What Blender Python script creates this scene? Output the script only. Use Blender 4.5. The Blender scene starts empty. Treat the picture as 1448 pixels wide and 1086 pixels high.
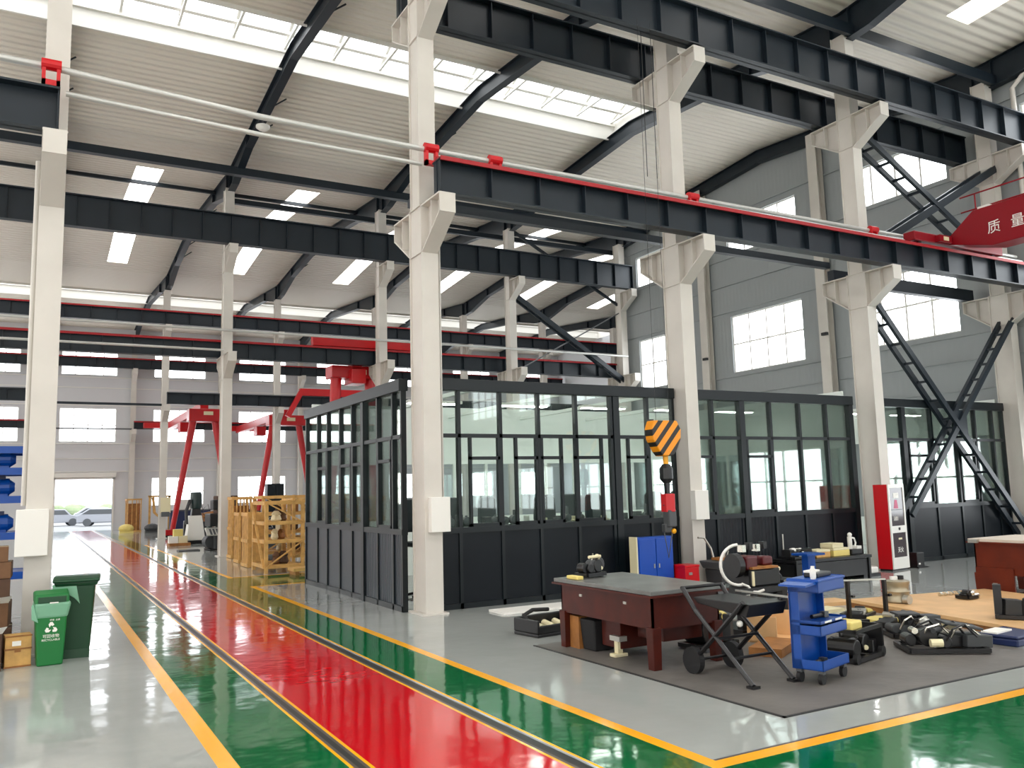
import bpy, bmesh, math, random
from mathutils import Vector, Matrix
SC = bpy.context.scene
COL = SC.collection
# ---------------------------------------------------------------- camera
FPX, YAW, PITCH, ROLL, EYE = 1203.55, math.radians(29.329), math.radians(7.0522), math.radians(-1.5184), 2.1
cam_d = bpy.data.cameras.new('camera'); cam = bpy.data.objects.new('camera', cam_d); COL.objects.link(cam)
fw = Vector((math.sin(YAW)*math.cos(PITCH), math.cos(YAW)*math.cos(PITCH), math.sin(PITCH)))
r0 = Vector((math.cos(YAW), -math.sin(YAW), 0)); u0 = r0.cross(fw)
rv = r0*math.cos(ROLL)+u0*math.sin(ROLL); uv = -r0*math.sin(ROLL)+u0*math.cos(ROLL)
cam.matrix_world = Matrix(((rv.x, uv.x, -fw.x, 0), (rv.y, uv.y, -fw.y, 0), (rv.z, uv.z, -fw.z, EYE), (0, 0, 0, 1)))
cam_d.sensor_fit = 'HORIZONTAL'; cam_d.sensor_width = 36.0; cam_d.lens = 36.0*FPX/1448.0
cam_d.clip_start = 0.05; cam_d.clip_end = 600
SC.camera = cam
# ---------------------------------------------------------------- world, exposure
W = bpy.data.worlds.new('world'); SC.world = W; W.use_nodes = True
bg = W.node_tree.nodes['Background']; bg.inputs['Color'].default_value = (0.90, 0.95, 1.0, 1); bg.inputs['Strength'].default_value = 2.2
SC.view_settings.view_transform = 'Standard'; SC.view_settings.look = 'None'
SC.view_settings.exposure = 0.66; SC.view_settings.gamma = 1.0; SC.view_settings.use_curve_mapping = False
SC.cycles.use_denoising = True; SC.cycles.max_bounces = 10; SC.cycles.diffuse_bounces = 5; SC.cycles.glossy_bounces = 4
SC.cycles.transparent_max_bounces = 24; SC.cycles.transmission_bounces = 6
SC.cycles.sample_clamp_indirect = 6.0; SC.cycles.caustics_reflective = False; SC.cycles.caustics_refractive = False
SKY_PANE, ROOF_PANE, MONITOR_PANE, FILL_PANE = 4.4, 3.8, 2.7, 4.6      # daylight coming through wall windows, roof strips, ridge lights; last, added fill from unseen panes
# ---------------------------------------------------------------- materials
def lin(c):
    c = c/255.0
    return c/12.92 if c <= 0.04045 else ((c+0.055)/1.055)**2.4
def rgb(*c): return (lin(c[0]), lin(c[1]), lin(c[2]), 1)
MT = {}
def mat(name, c, rough=0.5, metal=0.0, var=0.0, scale=3.0, bump=0.0, bscale=20.0, spec=0.5, coat=0.0):
    m = bpy.data.materials.new(name); m.use_nodes = True; nt = m.node_tree; b = nt.nodes['Principled BSDF']
    b.inputs['Base Color'].default_value = rgb(*c); b.inputs['Roughness'].default_value = rough; b.inputs['Metallic'].default_value = metal
    b.inputs['Specular IOR Level'].default_value = spec; b.inputs['Coat Weight'].default_value = coat; b.inputs['Coat Roughness'].default_value = 0.06
    if var or bump:
        tc = nt.nodes.new('ShaderNodeTexCoord')
        n = nt.nodes.new('ShaderNodeTexNoise'); n.inputs['Scale'].default_value = scale; n.inputs['Detail'].default_value = 5
        nt.links.new(tc.outputs['Object'], n.inputs['Vector'])
        if var:
            r = nt.nodes.new('ShaderNodeValToRGB')
            lo = tuple(max(0, x*(1-var)) for x in rgb(*c)[:3]); hi = tuple(min(1, x*(1+var)) for x in rgb(*c)[:3])
            r.color_ramp.elements[0].position = 0.3; r.color_ramp.elements[1].position = 0.7
            r.color_ramp.elements[0].color = lo+(1,); r.color_ramp.elements[1].color = hi+(1,)
            nt.links.new(n.outputs['Fac'], r.inputs['Fac']); nt.links.new(r.outputs['Color'], b.inputs['Base Color'])
        if bump:
            n2 = nt.nodes.new('ShaderNodeTexNoise'); n2.inputs['Scale'].default_value = bscale; n2.inputs['Detail'].default_value = 3
            nt.links.new(tc.outputs['Object'], n2.inputs['Vector'])
            bp = nt.nodes.new('ShaderNodeBump'); bp.inputs['Strength'].default_value = bump; bp.inputs['Distance'].default_value = 0.05
            nt.links.new(n2.outputs['Fac'], bp.inputs['Height']); nt.links.new(bp.outputs['Normal'], b.inputs['Normal'])
    MT[name] = m
    return m
def ribs(m, axis, period, dist, strength=0.8, profile='SIN'):
    nt = m.node_tree; b = nt.nodes['Principled BSDF']
    tc = nt.nodes.new('ShaderNodeTexCoord'); w = nt.nodes.new('ShaderNodeTexWave'); w.wave_type = 'BANDS'; w.bands_direction = axis; w.wave_profile = profile
    w.inputs['Scale'].default_value = 0.31416/period; w.inputs['Distortion'].default_value = 0
    bp = nt.nodes.new('ShaderNodeBump'); bp.inputs['Strength'].default_value = strength; bp.inputs['Distance'].default_value = dist
    nt.links.new(tc.outputs['Object'], w.inputs['Vector']); nt.links.new(w.outputs['Fac'], bp.inputs['Height']); nt.links.new(bp.outputs['Normal'], b.inputs['Normal'])
def emit(name, c, s):
    m = bpy.data.materials.new(name); m.use_nodes = True; nt = m.node_tree; nt.nodes.clear()
    o = nt.nodes.new('ShaderNodeOutputMaterial'); e = nt.nodes.new('ShaderNodeEmission'); e.inputs['Color'].default_value = (*c, 1); e.inputs['Strength'].default_value = s
    nt.links.new(e.outputs[0], o.inputs['Surface']); MT[name] = m; return m
def glassy(name, tint, refl=0.6):
    m = bpy.data.materials.new(name); m.use_nodes = True; nt = m.node_tree; nt.nodes.clear()
    o = nt.nodes.new('ShaderNodeOutputMaterial'); mx = nt.nodes.new('ShaderNodeMixShader'); t = nt.nodes.new('ShaderNodeBsdfTransparent'); g = nt.nodes.new('ShaderNodeBsdfGlossy')
    f = nt.nodes.new('ShaderNodeFresnel'); f.inputs['IOR'].default_value = 1.5
    mul = nt.nodes.new('ShaderNodeMath'); mul.operation = 'MULTIPLY'; mul.inputs[1].default_value = refl
    t.inputs['Color'].default_value = (*tint, 1); g.inputs['Roughness'].default_value = 0.02; g.inputs['Color'].default_value = (0.95, 1, 0.98, 1)
    nt.links.new(f.outputs[0], mul.inputs[0]); nt.links.new(mul.outputs[0], mx.inputs[0]); nt.links.new(t.outputs[0], mx.inputs[1]); nt.links.new(g.outputs[0], mx.inputs[2]); nt.links.new(mx.outputs[0], o.inputs['Surface'])
    MT[name] = m; return m
mat('white_steel', (204, 199, 191), 0.45, var=0.06, scale=1.2)
mat('dark_steel', (25, 34, 42), 0.4, var=0.12, scale=1.5, spec=0.35)
mat('dark_frame', (13, 21, 25), 0.35, spec=0.35)
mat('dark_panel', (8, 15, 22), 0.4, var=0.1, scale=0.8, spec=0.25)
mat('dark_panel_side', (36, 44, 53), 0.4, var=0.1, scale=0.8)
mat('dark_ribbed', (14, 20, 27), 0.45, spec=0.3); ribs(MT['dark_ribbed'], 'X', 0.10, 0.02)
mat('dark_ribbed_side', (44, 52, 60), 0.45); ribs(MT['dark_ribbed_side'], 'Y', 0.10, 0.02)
mat('roof_sheet', (222, 214, 201), 0.5, spec=0.3); ribs(MT['roof_sheet'], 'Y', 0.30, 0.05, 1.0)
mat('wall_grey', (150, 155, 156), 0.6); ribs(MT['wall_grey'], 'Y', 0.20, 0.02, 0.25)
mat('wall_pale', (205, 205, 208), 0.6)
mat('crane_red_shaded', (132, 6, 22), 0.4, spec=0.3)  # crane red with the shade on the front girder put into its colour
mat('steel_can', (168, 158, 136), 0.38, metal=0.6)
mat('red_paint', (190, 8, 18), 0.32, var=0.1, scale=1.5)
mat('rail_red', (160, 8, 20), 0.5)
mat('yellow_paint', (242, 168, 0), 0.4)
mat('pipe_grey', (196, 196, 192), 0.35, metal=0.3)
mat('chrome', (215, 212, 200), 0.22, metal=1.0)
mat('alu', (190, 188, 180), 0.35, metal=0.8)
mat('black_metal', (16, 16, 18), 0.35)
mat('black_rubber', (18, 18, 20), 0.7)
mat('grey_metal', (92, 94, 96), 0.4, metal=0.4)
mat('dark_grey', (58, 60, 62), 0.5)
mat('blue_paint', (0, 68, 152), 0.35)
mat('blue_cabinet', (6, 70, 168), 0.4)
mat('navy', (18, 34, 78), 0.45)
mat('bench_red', (68, 20, 10), 0.42, var=0.25, scale=4, spec=0.3)
mat('bench_red_bright', (98, 34, 14), 0.42, var=0.2, scale=3, spec=0.3)
mat('bench_top', (112, 114, 112), 0.35, metal=0.3, var=0.2, scale=3)
mat('pale_top', (206, 194, 180), 0.5)
mat('wood', (206, 160, 92), 0.6, var=0.2, scale=6)
mat('wood_dark', (150, 98, 46), 0.6, var=0.25, scale=6)
mat('plywood', (214, 172, 122), 0.55, var=0.12, scale=2.5)
mat('cardboard', (106, 74, 48), 0.75, var=0.15, scale=5)
mat('cardboard_dark', (76, 52, 36), 0.75, var=0.2, scale=5)
mat('white_paper', (236, 234, 228), 0.7)
mat('white_plastic', (228, 226, 220), 0.4)
mat('cream', (224, 214, 176), 0.5)
mat('bin_green', (0, 106, 44), 0.4)
mat('bin_dark_green', (0, 58, 28), 0.42)
mat('green_dark_paint', (14, 40, 38), 0.4)
mat('bag', (118, 170, 140), 0.3)
mat('mat_grey', (100, 96, 92), 0.55, var=0.18, scale=1.6, bump=0.1, bscale=8)
mat('mat_edge', (40, 40, 40), 0.6)
mat('fire_red', (196, 6, 20), 0.35)
mat('dark_glass', (70, 62, 66), 0.12)
mat('pink', (190, 70, 110), 0.5)
mat('machine_red', (78, 8, 16), 0.35)
mat('yellow_pad', (226, 206, 120), 0.5)
mat('car_white', (158, 160, 166), 0.3)
mat('ground_pale', (140, 140, 140), 0.8)
mat('hedge_green', (150, 164, 128), 0.8, var=0.3, scale=0.6)
mat('interior_white', (232, 238, 233), 0.6)
mat('chair_black', (26, 34, 38), 0.5)
emit('daylight', (0.93, 0.97, 1.0), SKY_PANE)
emit('roof_daylight', (1.0, 0.99, 0.97), ROOF_PANE)
emit('monitor_daylight', (0.97, 0.99, 1.0), MONITOR_PANE)
emit('fill_daylight', (1.0, 0.98, 0.95), FILL_PANE)  # boosted glow for panes out of view, added to brighten the hall
emit('office_lamp', (1.0, 0.98, 0.94), 34.0)
glassy('office_glass', (0.93, 0.98, 0.955), 0.9)
glassy('clear_glass', (0.93, 0.97, 0.98), 0.6)
# striped hook block
def striped():
    m = bpy.data.materials.new('hazard_stripes'); m.use_nodes = True; nt = m.node_tree; b = nt.nodes['Principled BSDF']; b.inputs['Roughness'].default_value = 0.4
    tc = nt.nodes.new('ShaderNodeTexCoord'); mp = nt.nodes.new('ShaderNodeMapping'); mp.inputs['Rotation'].default_value = (0, math.radians(-42), 0)
    w = nt.nodes.new('ShaderNodeTexWave'); w.bands_direction = 'X'; w.inputs['Scale'].default_value = 0.31416/0.20; w.inputs['Phase Offset'].default_value = 0.5
    r = nt.nodes.new('ShaderNodeValToRGB'); r.color_ramp.interpolation = 'CONSTANT'
    r.color_ramp.elements[0].color = rgb(240, 150, 0); r.color_ramp.elements[1].position = 0.58; r.color_ramp.elements[1].color = rgb(24, 20, 16)
    nt.links.new(tc.outputs['Object'], mp.inputs['Vector']); nt.links.new(mp.outputs[0], w.inputs['Vector']); nt.links.new(w.outputs['Fac'], r.inputs['Fac']); nt.links.new(r.outputs['Color'], b.inputs['Base Color'])
    MT['hazard_stripes'] = m
striped()
# glossy coated floor paints
def floor_mat(name, c, rough=0.10, var=0.08):
    m = mat(name, c, rough, var=var, scale=0.5, spec=0.6)
    nt = m.node_tree; b = nt.nodes['Principled BSDF']; tc = nt.nodes.new('ShaderNodeTexCoord')
    n = nt.nodes.new('ShaderNodeTexNoise'); n.inputs['Scale'].default_value = 1.3; n.inputs['Detail'].default_value = 3
    bp = nt.nodes.new('ShaderNodeBump'); bp.inputs['Strength'].default_value = 0.12; bp.inputs['Distance'].default_value = 0.06
    nt.links.new(tc.outputs['Object'], n.inputs['Vector']); nt.links.new(n.outputs['Fac'], bp.inputs['Height']); nt.links.new(bp.outputs['Normal'], b.inputs['Normal'])
    return m
floor_mat('floor_grey', (164, 168, 165), 0.07); floor_mat('floor_red', (196, 4, 20), 0.07, var=0.05); floor_mat('floor_green', (0, 96, 50), 0.07, var=0.12)
floor_mat('floor_yellow', (246, 172, 0), 0.2); floor_mat('floor_concrete', (140, 140, 138), 0.3); floor_mat('floor_line', (70, 62, 66), 0.3)
floor_mat('floor_groove', (22, 20, 20), 0.4); floor_mat('floor_rail', (84, 74, 66), 0.3)
# ---------------------------------------------------------------- mesh builder
ORG = {}
class MB:
    def __init__(s): s.v = []; s.f = []; s.mi = []; s.cur = 0
    def add(s, vs, fs):
        n = len(s.v); s.v += [tuple(map(float, p)) for p in vs]; s.f += [tuple(n+i for i in f) for f in fs]; s.mi += [s.cur]*len(fs); return s
    def box(s, x0, x1, y0, y1, z0, z1):
        return s.add([(x0,y0,z0),(x1,y0,z0),(x1,y1,z0),(x0,y1,z0),(x0,y0,z1),(x1,y0,z1),(x1,y1,z1),(x0,y1,z1)],
                     [(0,3,2,1),(4,5,6,7),(0,1,5,4),(1,2,6,5),(2,3,7,6),(3,0,4,7)])
    def bx(s, cx, cy, cz, sx, sy, sz, rz=0, rx=0, ry=0):
        R = Matrix.Rotation(rz,3,'Z') @ Matrix.Rotation(ry,3,'Y') @ Matrix.Rotation(rx,3,'X'); c = Vector((cx,cy,cz))
        vs = [c + R @ Vector((a*sx/2, b*sy/2, d*sz/2)) for d in (-1,1) for b in (-1,1) for a in (-1,1)]
        return s.add(vs, [(0,2,3,1),(4,5,7,6),(0,1,5,4),(1,3,7,5),(3,2,6,7),(2,0,4,6)])
    def taper(s, cx, cy, z0, z1, ax, ay, bx_, by_, ox=0, oy=0):   # frustum: bottom ax*ay, top bx*by
        vs = [(cx+a*ax/2, cy+b*ay/2, z0) for a, b in ((-1,-1),(1,-1),(1,1),(-1,1))]+[(cx+ox+a*bx_/2, cy+oy+b*by_/2, z1) for a, b in ((-1,-1),(1,-1),(1,1),(-1,1))]
        return s.add(vs, [(3,2,1,0),(4,5,6,7),(0,1,5,4),(1,2,6,5),(2,3,7,6),(3,0,4,7)])
    def cyl(s, p, q, r, n=12, r2=None):
        p = Vector(p); q = Vector(q); d = (q-p).normalized(); r2 = r if r2 is None else r2
        a = d.orthogonal().normalized(); b = d.cross(a)
        vs = [p+(a*math.cos(t)+b*math.sin(t))*r for t in [2*math.pi*i/n for i in range(n)]]+[q+(a*math.cos(t)+b*math.sin(t))*r2 for t in [2*math.pi*i/n for i in range(n)]]
        return s.add(vs, [tuple(range(n-1,-1,-1)), tuple(range(n,2*n))]+[(i,(i+1)%n,n+(i+1)%n,n+i) for i in range(n)])
    def tube(s, pts, r, n=8):
        pts = [Vector(p) for p in pts]; vs = []; fs = []
        ref = None
        for i, p in enumerate(pts):
            d = (pts[min(i+1,len(pts)-1)]-pts[max(i-1,0)]).normalized()
            a = d.orthogonal().normalized() if ref is None else (ref-d*ref.dot(d)).normalized()
            ref = a; b = d.cross(a)
            vs += [p+(a*math.cos(2*math.pi*k/n)+b*math.sin(2*math.pi*k/n))*r for k in range(n)]
        for i in range(len(pts)-1):
            fs += [(i*n+k, i*n+(k+1)%n, (i+1)*n+(k+1)%n, (i+1)*n+k) for k in range(n)]
        fs += [tuple(range(n-1,-1,-1)), tuple((len(pts)-1)*n+k for k in range(n))]
        return s.add(vs, fs)
    def prism(s, poly, axis, a0, a1):    # poly in the two other axes (in x,y,z order)
        n = len(poly)
        def P(p, a): return {'x': (a,p[0],p[1]), 'y': (p[0],a,p[1]), 'z': (p[0],p[1],a)}[axis]
        vs = [P(p,a0) for p in poly]+[P(p,a1) for p in poly]
        return s.add(vs, [tuple(range(n-1,-1,-1)), tuple(range(n,2*n))]+[(i,(i+1)%n,n+(i+1)%n,n+i) for i in range(n)])
    def bar(s, p, q, w, h, up=(0,0,1)):
        p = Vector(p); q = Vector(q); d = (q-p).normalized(); up = Vector(up) if abs(d.dot(Vector(up))) < 0.995 else Vector((0,1,0)); side = d.cross(up).normalized(); u = side.cross(d)
        vs = [e+side*a*w/2+u*b*h/2 for e in (p,q) for a, b in ((-1,-1),(1,-1),(1,1),(-1,1))]
        return s.add(vs, [(3,2,1,0),(4,5,6,7),(0,1,5,4),(1,2,6,5),(2,3,7,6),(3,0,4,7)])
    def lathe(s, prof, cx=0, cy=0, n=20):
        vs = []; fs = []
        for r, z in prof: vs += [(cx+r*math.cos(2*math.pi*k/n), cy+r*math.sin(2*math.pi*k/n), z) for k in range(n)]
        for i in range(len(prof)-1): fs += [(i*n+k, i*n+(k+1)%n, (i+1)*n+(k+1)%n, (i+1)*n+k) for k in range(n)]
        fs += [tuple(range(n-1,-1,-1)), tuple((len(prof)-1)*n+k for k in range(n))]
        return s.add(vs, fs)
    def ball(s, c, r, sx=1, sy=1, sz=1, n=12):
        prof = [(max(0.001, math.sin(math.pi*i/8)), -math.cos(math.pi*i/8)) for i in range(9)]; m = MB().lathe(prof, n=n)
        return s.add([(c[0]+p[0]*r*sx, c[1]+p[1]*r*sy, c[2]+p[2]*r*sz) for p in m.v], m.f)
    def use(s, i): s.cur = i; return s
    def build(s, name, mats, parent=None, org=None, bevel=0, smooth=False, label=None):
        o_ = Vector(ORG.get(parent.name, (0,0,0))) if parent is not None else Vector(org or (0,0,0))
        me = bpy.data.meshes.new(name); me.from_pydata([tuple(Vector(p)-o_) for p in s.v], [], s.f)
        bm = bmesh.new(); bm.from_mesh(me); bmesh.ops.recalc_face_normals(bm, faces=bm.faces[:]); bm.to_mesh(me); bm.free()
        for m in ([mats] if isinstance(mats, str) else mats): me.materials.append(MT[m])
        if len(me.materials) > 1:
            for p, i in zip(me.polygons, s.mi): p.material_index = i
        if smooth:
            for p in me.polygons: p.use_smooth = True
            me.set_sharp_from_angle(angle=math.radians(40))
        ob = bpy.data.objects.new(name, me); COL.objects.link(ob)
        if parent is not None: ob.parent = parent; ORG[ob.name] = tuple(o_)
        else: ob.location = o_; ORG[ob.name] = tuple(o_)
        if bevel:
            bv = ob.modifiers.new('edges', 'BEVEL'); bv.width = bevel; bv.segments = 2; bv.limit_method = 'ANGLE'
        if label: ob['label'] = label
        return ob
def tag(o, label=None, cat=None, group=None, kind=None):
    if label: o['label'] = label
    if cat: o['category'] = cat
    if group: o['group'] = group
    if kind: o['kind'] = kind
    return o
def thing(name, label, cat, loc=(0,0,0), rz=0.0, group=None, kind='thing', local=False):
    o = bpy.data.objects.new(name, None); COL.objects.link(o); o.location = loc; o.rotation_euler = (0,0,rz); o.empty_display_size = 0.2
    ORG[o.name] = (0,0,0) if (local or rz) else tuple(loc)
    return tag(o, label, cat, group, kind)
def struct(ob): ob['kind'] = 'structure'; return ob
def dup(root, loc, rz=0.0, label=None, group=None):
    r = root.copy(); COL.objects.link(r); r.location = loc; r.rotation_euler = (0,0,rz)
    if label: r['label'] = label
    if group: r['group'] = group
    for ch in list(root.children):
        c = ch.copy(); COL.objects.link(c); c.parent = r
        for g in list(ch.children):
            d = g.copy(); COL.objects.link(d); d.parent = c
    return r
def text(name, body, size, m, parent, loc, rot, ext=0.002):
    c = bpy.data.curves.new(name, 'FONT'); c.body = body; c.size = size; c.extrude = ext; c.align_x = 'CENTER'; c.align_y = 'CENTER'; c.materials.append(MT[m])
    tmp = bpy.data.objects.new('lettering_source', c); COL.objects.link(tmp); dg = bpy.context.evaluated_depsgraph_get(); dg.update()
    me = bpy.data.meshes.new_from_object(tmp.evaluated_get(dg)); bpy.data.objects.remove(tmp); me.materials.clear(); me.materials.append(MT[m])
    o = bpy.data.objects.new(name, me); COL.objects.link(o); o.parent = parent; o.location = Vector(loc)-Vector(ORG[parent.name]); o.rotation_euler = rot
    return o
random.seed(7)
# ================================================================ THE SETTING
XL, XR, XFAR, YB, YF, YC = -12.3, 24.4, 42.3, -22.0, 66.5, 32.4
# ---- floor: one slab, cells painted by where they lie
xs = [XL, 1.34, 1.49, 2.21, 2.24, 2.27, 2.32, 2.35, 2.38, 3.62, 3.65, 3.68, 3.77, 3.80, 3.83, 4.50, 4.63, XR, XFAR]
ys = [YB, 5.07, 5.22, 5.25, 20.72, 20.85, 23.30, 23.43, 43.0, 43.15, YF+0.4]
def floor_kind(x, y):
    if 2.24 < x < 2.27 or 2.32 < x < 2.35: return 7
    if 3.65 < x < 3.68 or 3.68 < x < 3.77: return 6 if x > 3.69 else 7
    if 2.27 < x < 2.32: return 6
    if 2.21 < x < 2.24 or 2.35 < x < 2.38 or 3.80 < x < 3.83 or 3.62 < x < 3.65: return 3
    if 2.38 < x < 3.62: return 1
    if 1.34 < x < 1.49: return 3 if y < 43 else 0
    if 1.49 < x < 2.21: return 2
    if 3.83 < x < 4.50: return 2
    if x > 4.5 and x < XR:
        if y < 5.07: return 2
        if x > 4.63 and 5.22 < y < 5.25: return 5
        if 5.07 < y < 5.22: return 3
        if 20.85 < y < 23.30: return 2
        if x > 4.63 and (20.72 < y < 20.85 or 23.30 < y < 23.43): return 3
        if x < 4.63: return 3 if y < 43 else 0
    return 0
fl = MB()
for i in range(len(xs)-1):
    for j in range(len(ys)-1):
        fl.use(floor_kind((xs[i]+xs[i+1])/2, (ys[j]+ys[j+1])/2))
        fl.add([(xs[i],ys[j],0),(xs[i+1],ys[j],0),(xs[i+1],ys[j+1],0),(xs[i],ys[j+1],0)], [(0,1,2,3)])
struct(fl.build('floor', ['floor_grey','floor_red','floor_green','floor_yellow','floor_concrete','floor_line','floor_groove','floor_rail']))
# ---- walls with window openings
wcount = [0]
def wall_with_holes(name, m, axis, pos, thick, a0, a1, z1, holes, top=None):
    """axis 'x': the wall lies in a plane of constant x, running along y (a = y); holes = (a0, a1, z0, z1)"""
    A = sorted({a0, a1} | {h[0] for h in holes} | {h[1] for h in holes}); Z = sorted({0.0, z1} | {h[2] for h in holes} | {h[3] for h in holes})
    mb = MB()
    for i in range(len(A)-1):
        for j in range(len(Z)-1):
            ca, cz = (A[i]+A[i+1])/2, (Z[j]+Z[j+1])/2
            if any(h[0] < ca < h[1] and h[2] < cz < h[3] for h in holes): continue
            if axis == 'x': mb.box(pos, pos+thick, A[i], A[i+1], Z[j], Z[j+1])
            else: mb.box(A[i], A[i+1], pos, pos+thick, Z[j], Z[j+1])
    if top: mb.prism(top, axis, pos, pos+thick)
    return struct(mb.build(name, m))
def window(axis, pos, h, nv, nh, inward, glow='daylight'):
    """a glazed window in a hole: frame and bars, and the bright panes behind them"""
    wcount[0] += 1; a0, a1, z0, z1 = h; t = 0.05; d = 0.06
    fr = MB(); pa = MB()
    def bxx(mb, b0, b1, c0, c1, e0, e1):
        if axis == 'x': mb.box(pos+min(e0*inward,e1*inward), pos+max(e0*inward,e1*inward), b0, b1, c0, c1)
        else: mb.box(b0, b1, pos+min(e0*inward,e1*inward), pos+max(e0*inward,e1*inward), c0, c1)
    for i in range(nv+1):
        c = a0+(a1-a0)*i/nv; w = t if i in (0, nv) else t*0.6
        bxx(fr, max(a0,c-w), min(a1,c+w), z0, z1, -0.02, d)
    for j in range(nh+1):
        c = z0+(z1-z0)*j/nh; w = t if j in (0, nh) else t*0.6
        bxx(fr, a0, a1, max(z0,c-w), min(z1,c+w), -0.02, d*0.9)
    f = struct(fr.build('window_%d' % wcount[0], 'white_plastic'))
    bxx(pa, a0, a1, z0, z1, -0.06, -0.04)
    p = pa.build('pane', glow, f); return f
def gable(y_valley0, y_valley1, zv=14.3, zr=15.0): return [(y_valley0, 12.0), (y_valley1, 12.0), (y_valley1, zv), ((y_valley0+y_valley1)/2, zr), (y_valley0, zv)]
# back wall (y = 66.5), three tiers of windows and the vehicle door
hb = []
wx = [(-10.7+6.03*k, -7.1+6.03*k) for k in range(9)]
for k, (a, b) in enumerate(wx):
    hb += [(a, b, 10.9, 12.55), (a, b, 6.18, 8.55)]
    if k >= 3: hb.append((a, b, 1.6, 3.62))
DOOR = (1.28, 4.86, 0.0, 3.58)
wall_with_holes('wall_back', 'wall_pale', 'y', YF, 0.25, XL, XFAR, 15.1, hb+[DOOR])
for h in hb: window('y', YF+0.12, h, 4, 2 if h[2] > 5 else 2, -1)
dr = MB().box(1.18,1.28,YF-.06,YF+.28,0,3.68).box(4.86,4.96,YF-.06,YF+.28,0,3.68).box(1.18,4.96,YF-.06,YF+.28,3.58,3.68).box(1.1,5.04,YF-.30,YF-.0,3.70,4.02)
struct(dr.build('door_1', 'white_plastic'))
# right wall (x = 24.4) up to the corner at y = 32.4
yr = [(-20.6+6.02*k, -16.95+6.02*k) for k in range(9)]
hr = []
for k, (a, b) in enumerate(yr):
    if b > 32: continue
    hr += [(a, b, 11.32, 12.74), (a, b, 6.5, 8.8), (a, b, 0.95, 3.3)]
prof = [(YB, 12.9)]
right = wall_with_holes('wall_right', 'wall_grey', 'x', XR, 0.25, YB, YC, 13.2, hr,
    top=[(YB, 13.2), (YC, 13.2), (YC, 14.3), (23, 15.0), (14, 14.3), (5, 15.0), (-4, 14.3), (-13, 15.0), (-22, 14.3)])
for h in hr: window('x', XR+0.12, h, 4, 1 if h[2] > 10 else 2, -1)
# the hall widens beyond row two
wall_with_holes('wall_return', 'wall_pale', 'y', YC, 0.25, XR+0.25, XFAR, 15.1, [])
wall_with_holes('wall_far', 'wall_pale', 'x', XFAR, 0.25, YC+.25, YF, 15.1, [])
# sides outside the picture, with their windows, glow raised as added fill light
hl = [(a, b, z0, z1) for a, b in [(-20+6*k, -16.4+6*k) for k in range(14)] for z0, z1 in ((10.9,12.5),(6.2,8.6),(1.2,3.6))]
wall_with_holes('wall_left', 'wall_pale', 'x', XL-0.25, 0.25, YB, YF, 15.1, hl)
for h in hl: window('x', XL-0.12, h, 4, 2, 1, 'fill_daylight')
hf = [(a, b, z0, z1) for a, b in [(-10.7+6.03*k, -7.1+6.03*k) for k in range(6)] for z0, z1 in ((10.9,12.5),(6.2,8.6),(1.2,3.6))]
wall_with_holes('wall_front', 'wall_pale', 'y', YB-0.25, 0.25, XL, XR, 15.1, hf)
for h in hf: window('y', YB-0.12, h, 4, 2, 1, 'fill_daylight')
# girt rails along the right wall and the back wall
gi = MB()
for z in (4.7, 5.6, 6.35, 9.0, 10.1, 11.2, 13.0): gi.box(XR-0.07, XR-0.001, YB+.01, YC-.05, z-0.02, z+0.02)
struct(gi.build('trim_1', 'wall_grey'))
gi = MB()
for z in (4.1, 5.0, 6.05, 8.75, 10.0, 10.75, 13.0): gi.box(XL+.01, XFAR-.02, YF-0.07, YF-0.001, z-0.025, z+0.025)
struct(gi.build('trim_2', 'white_plastic'))
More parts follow.
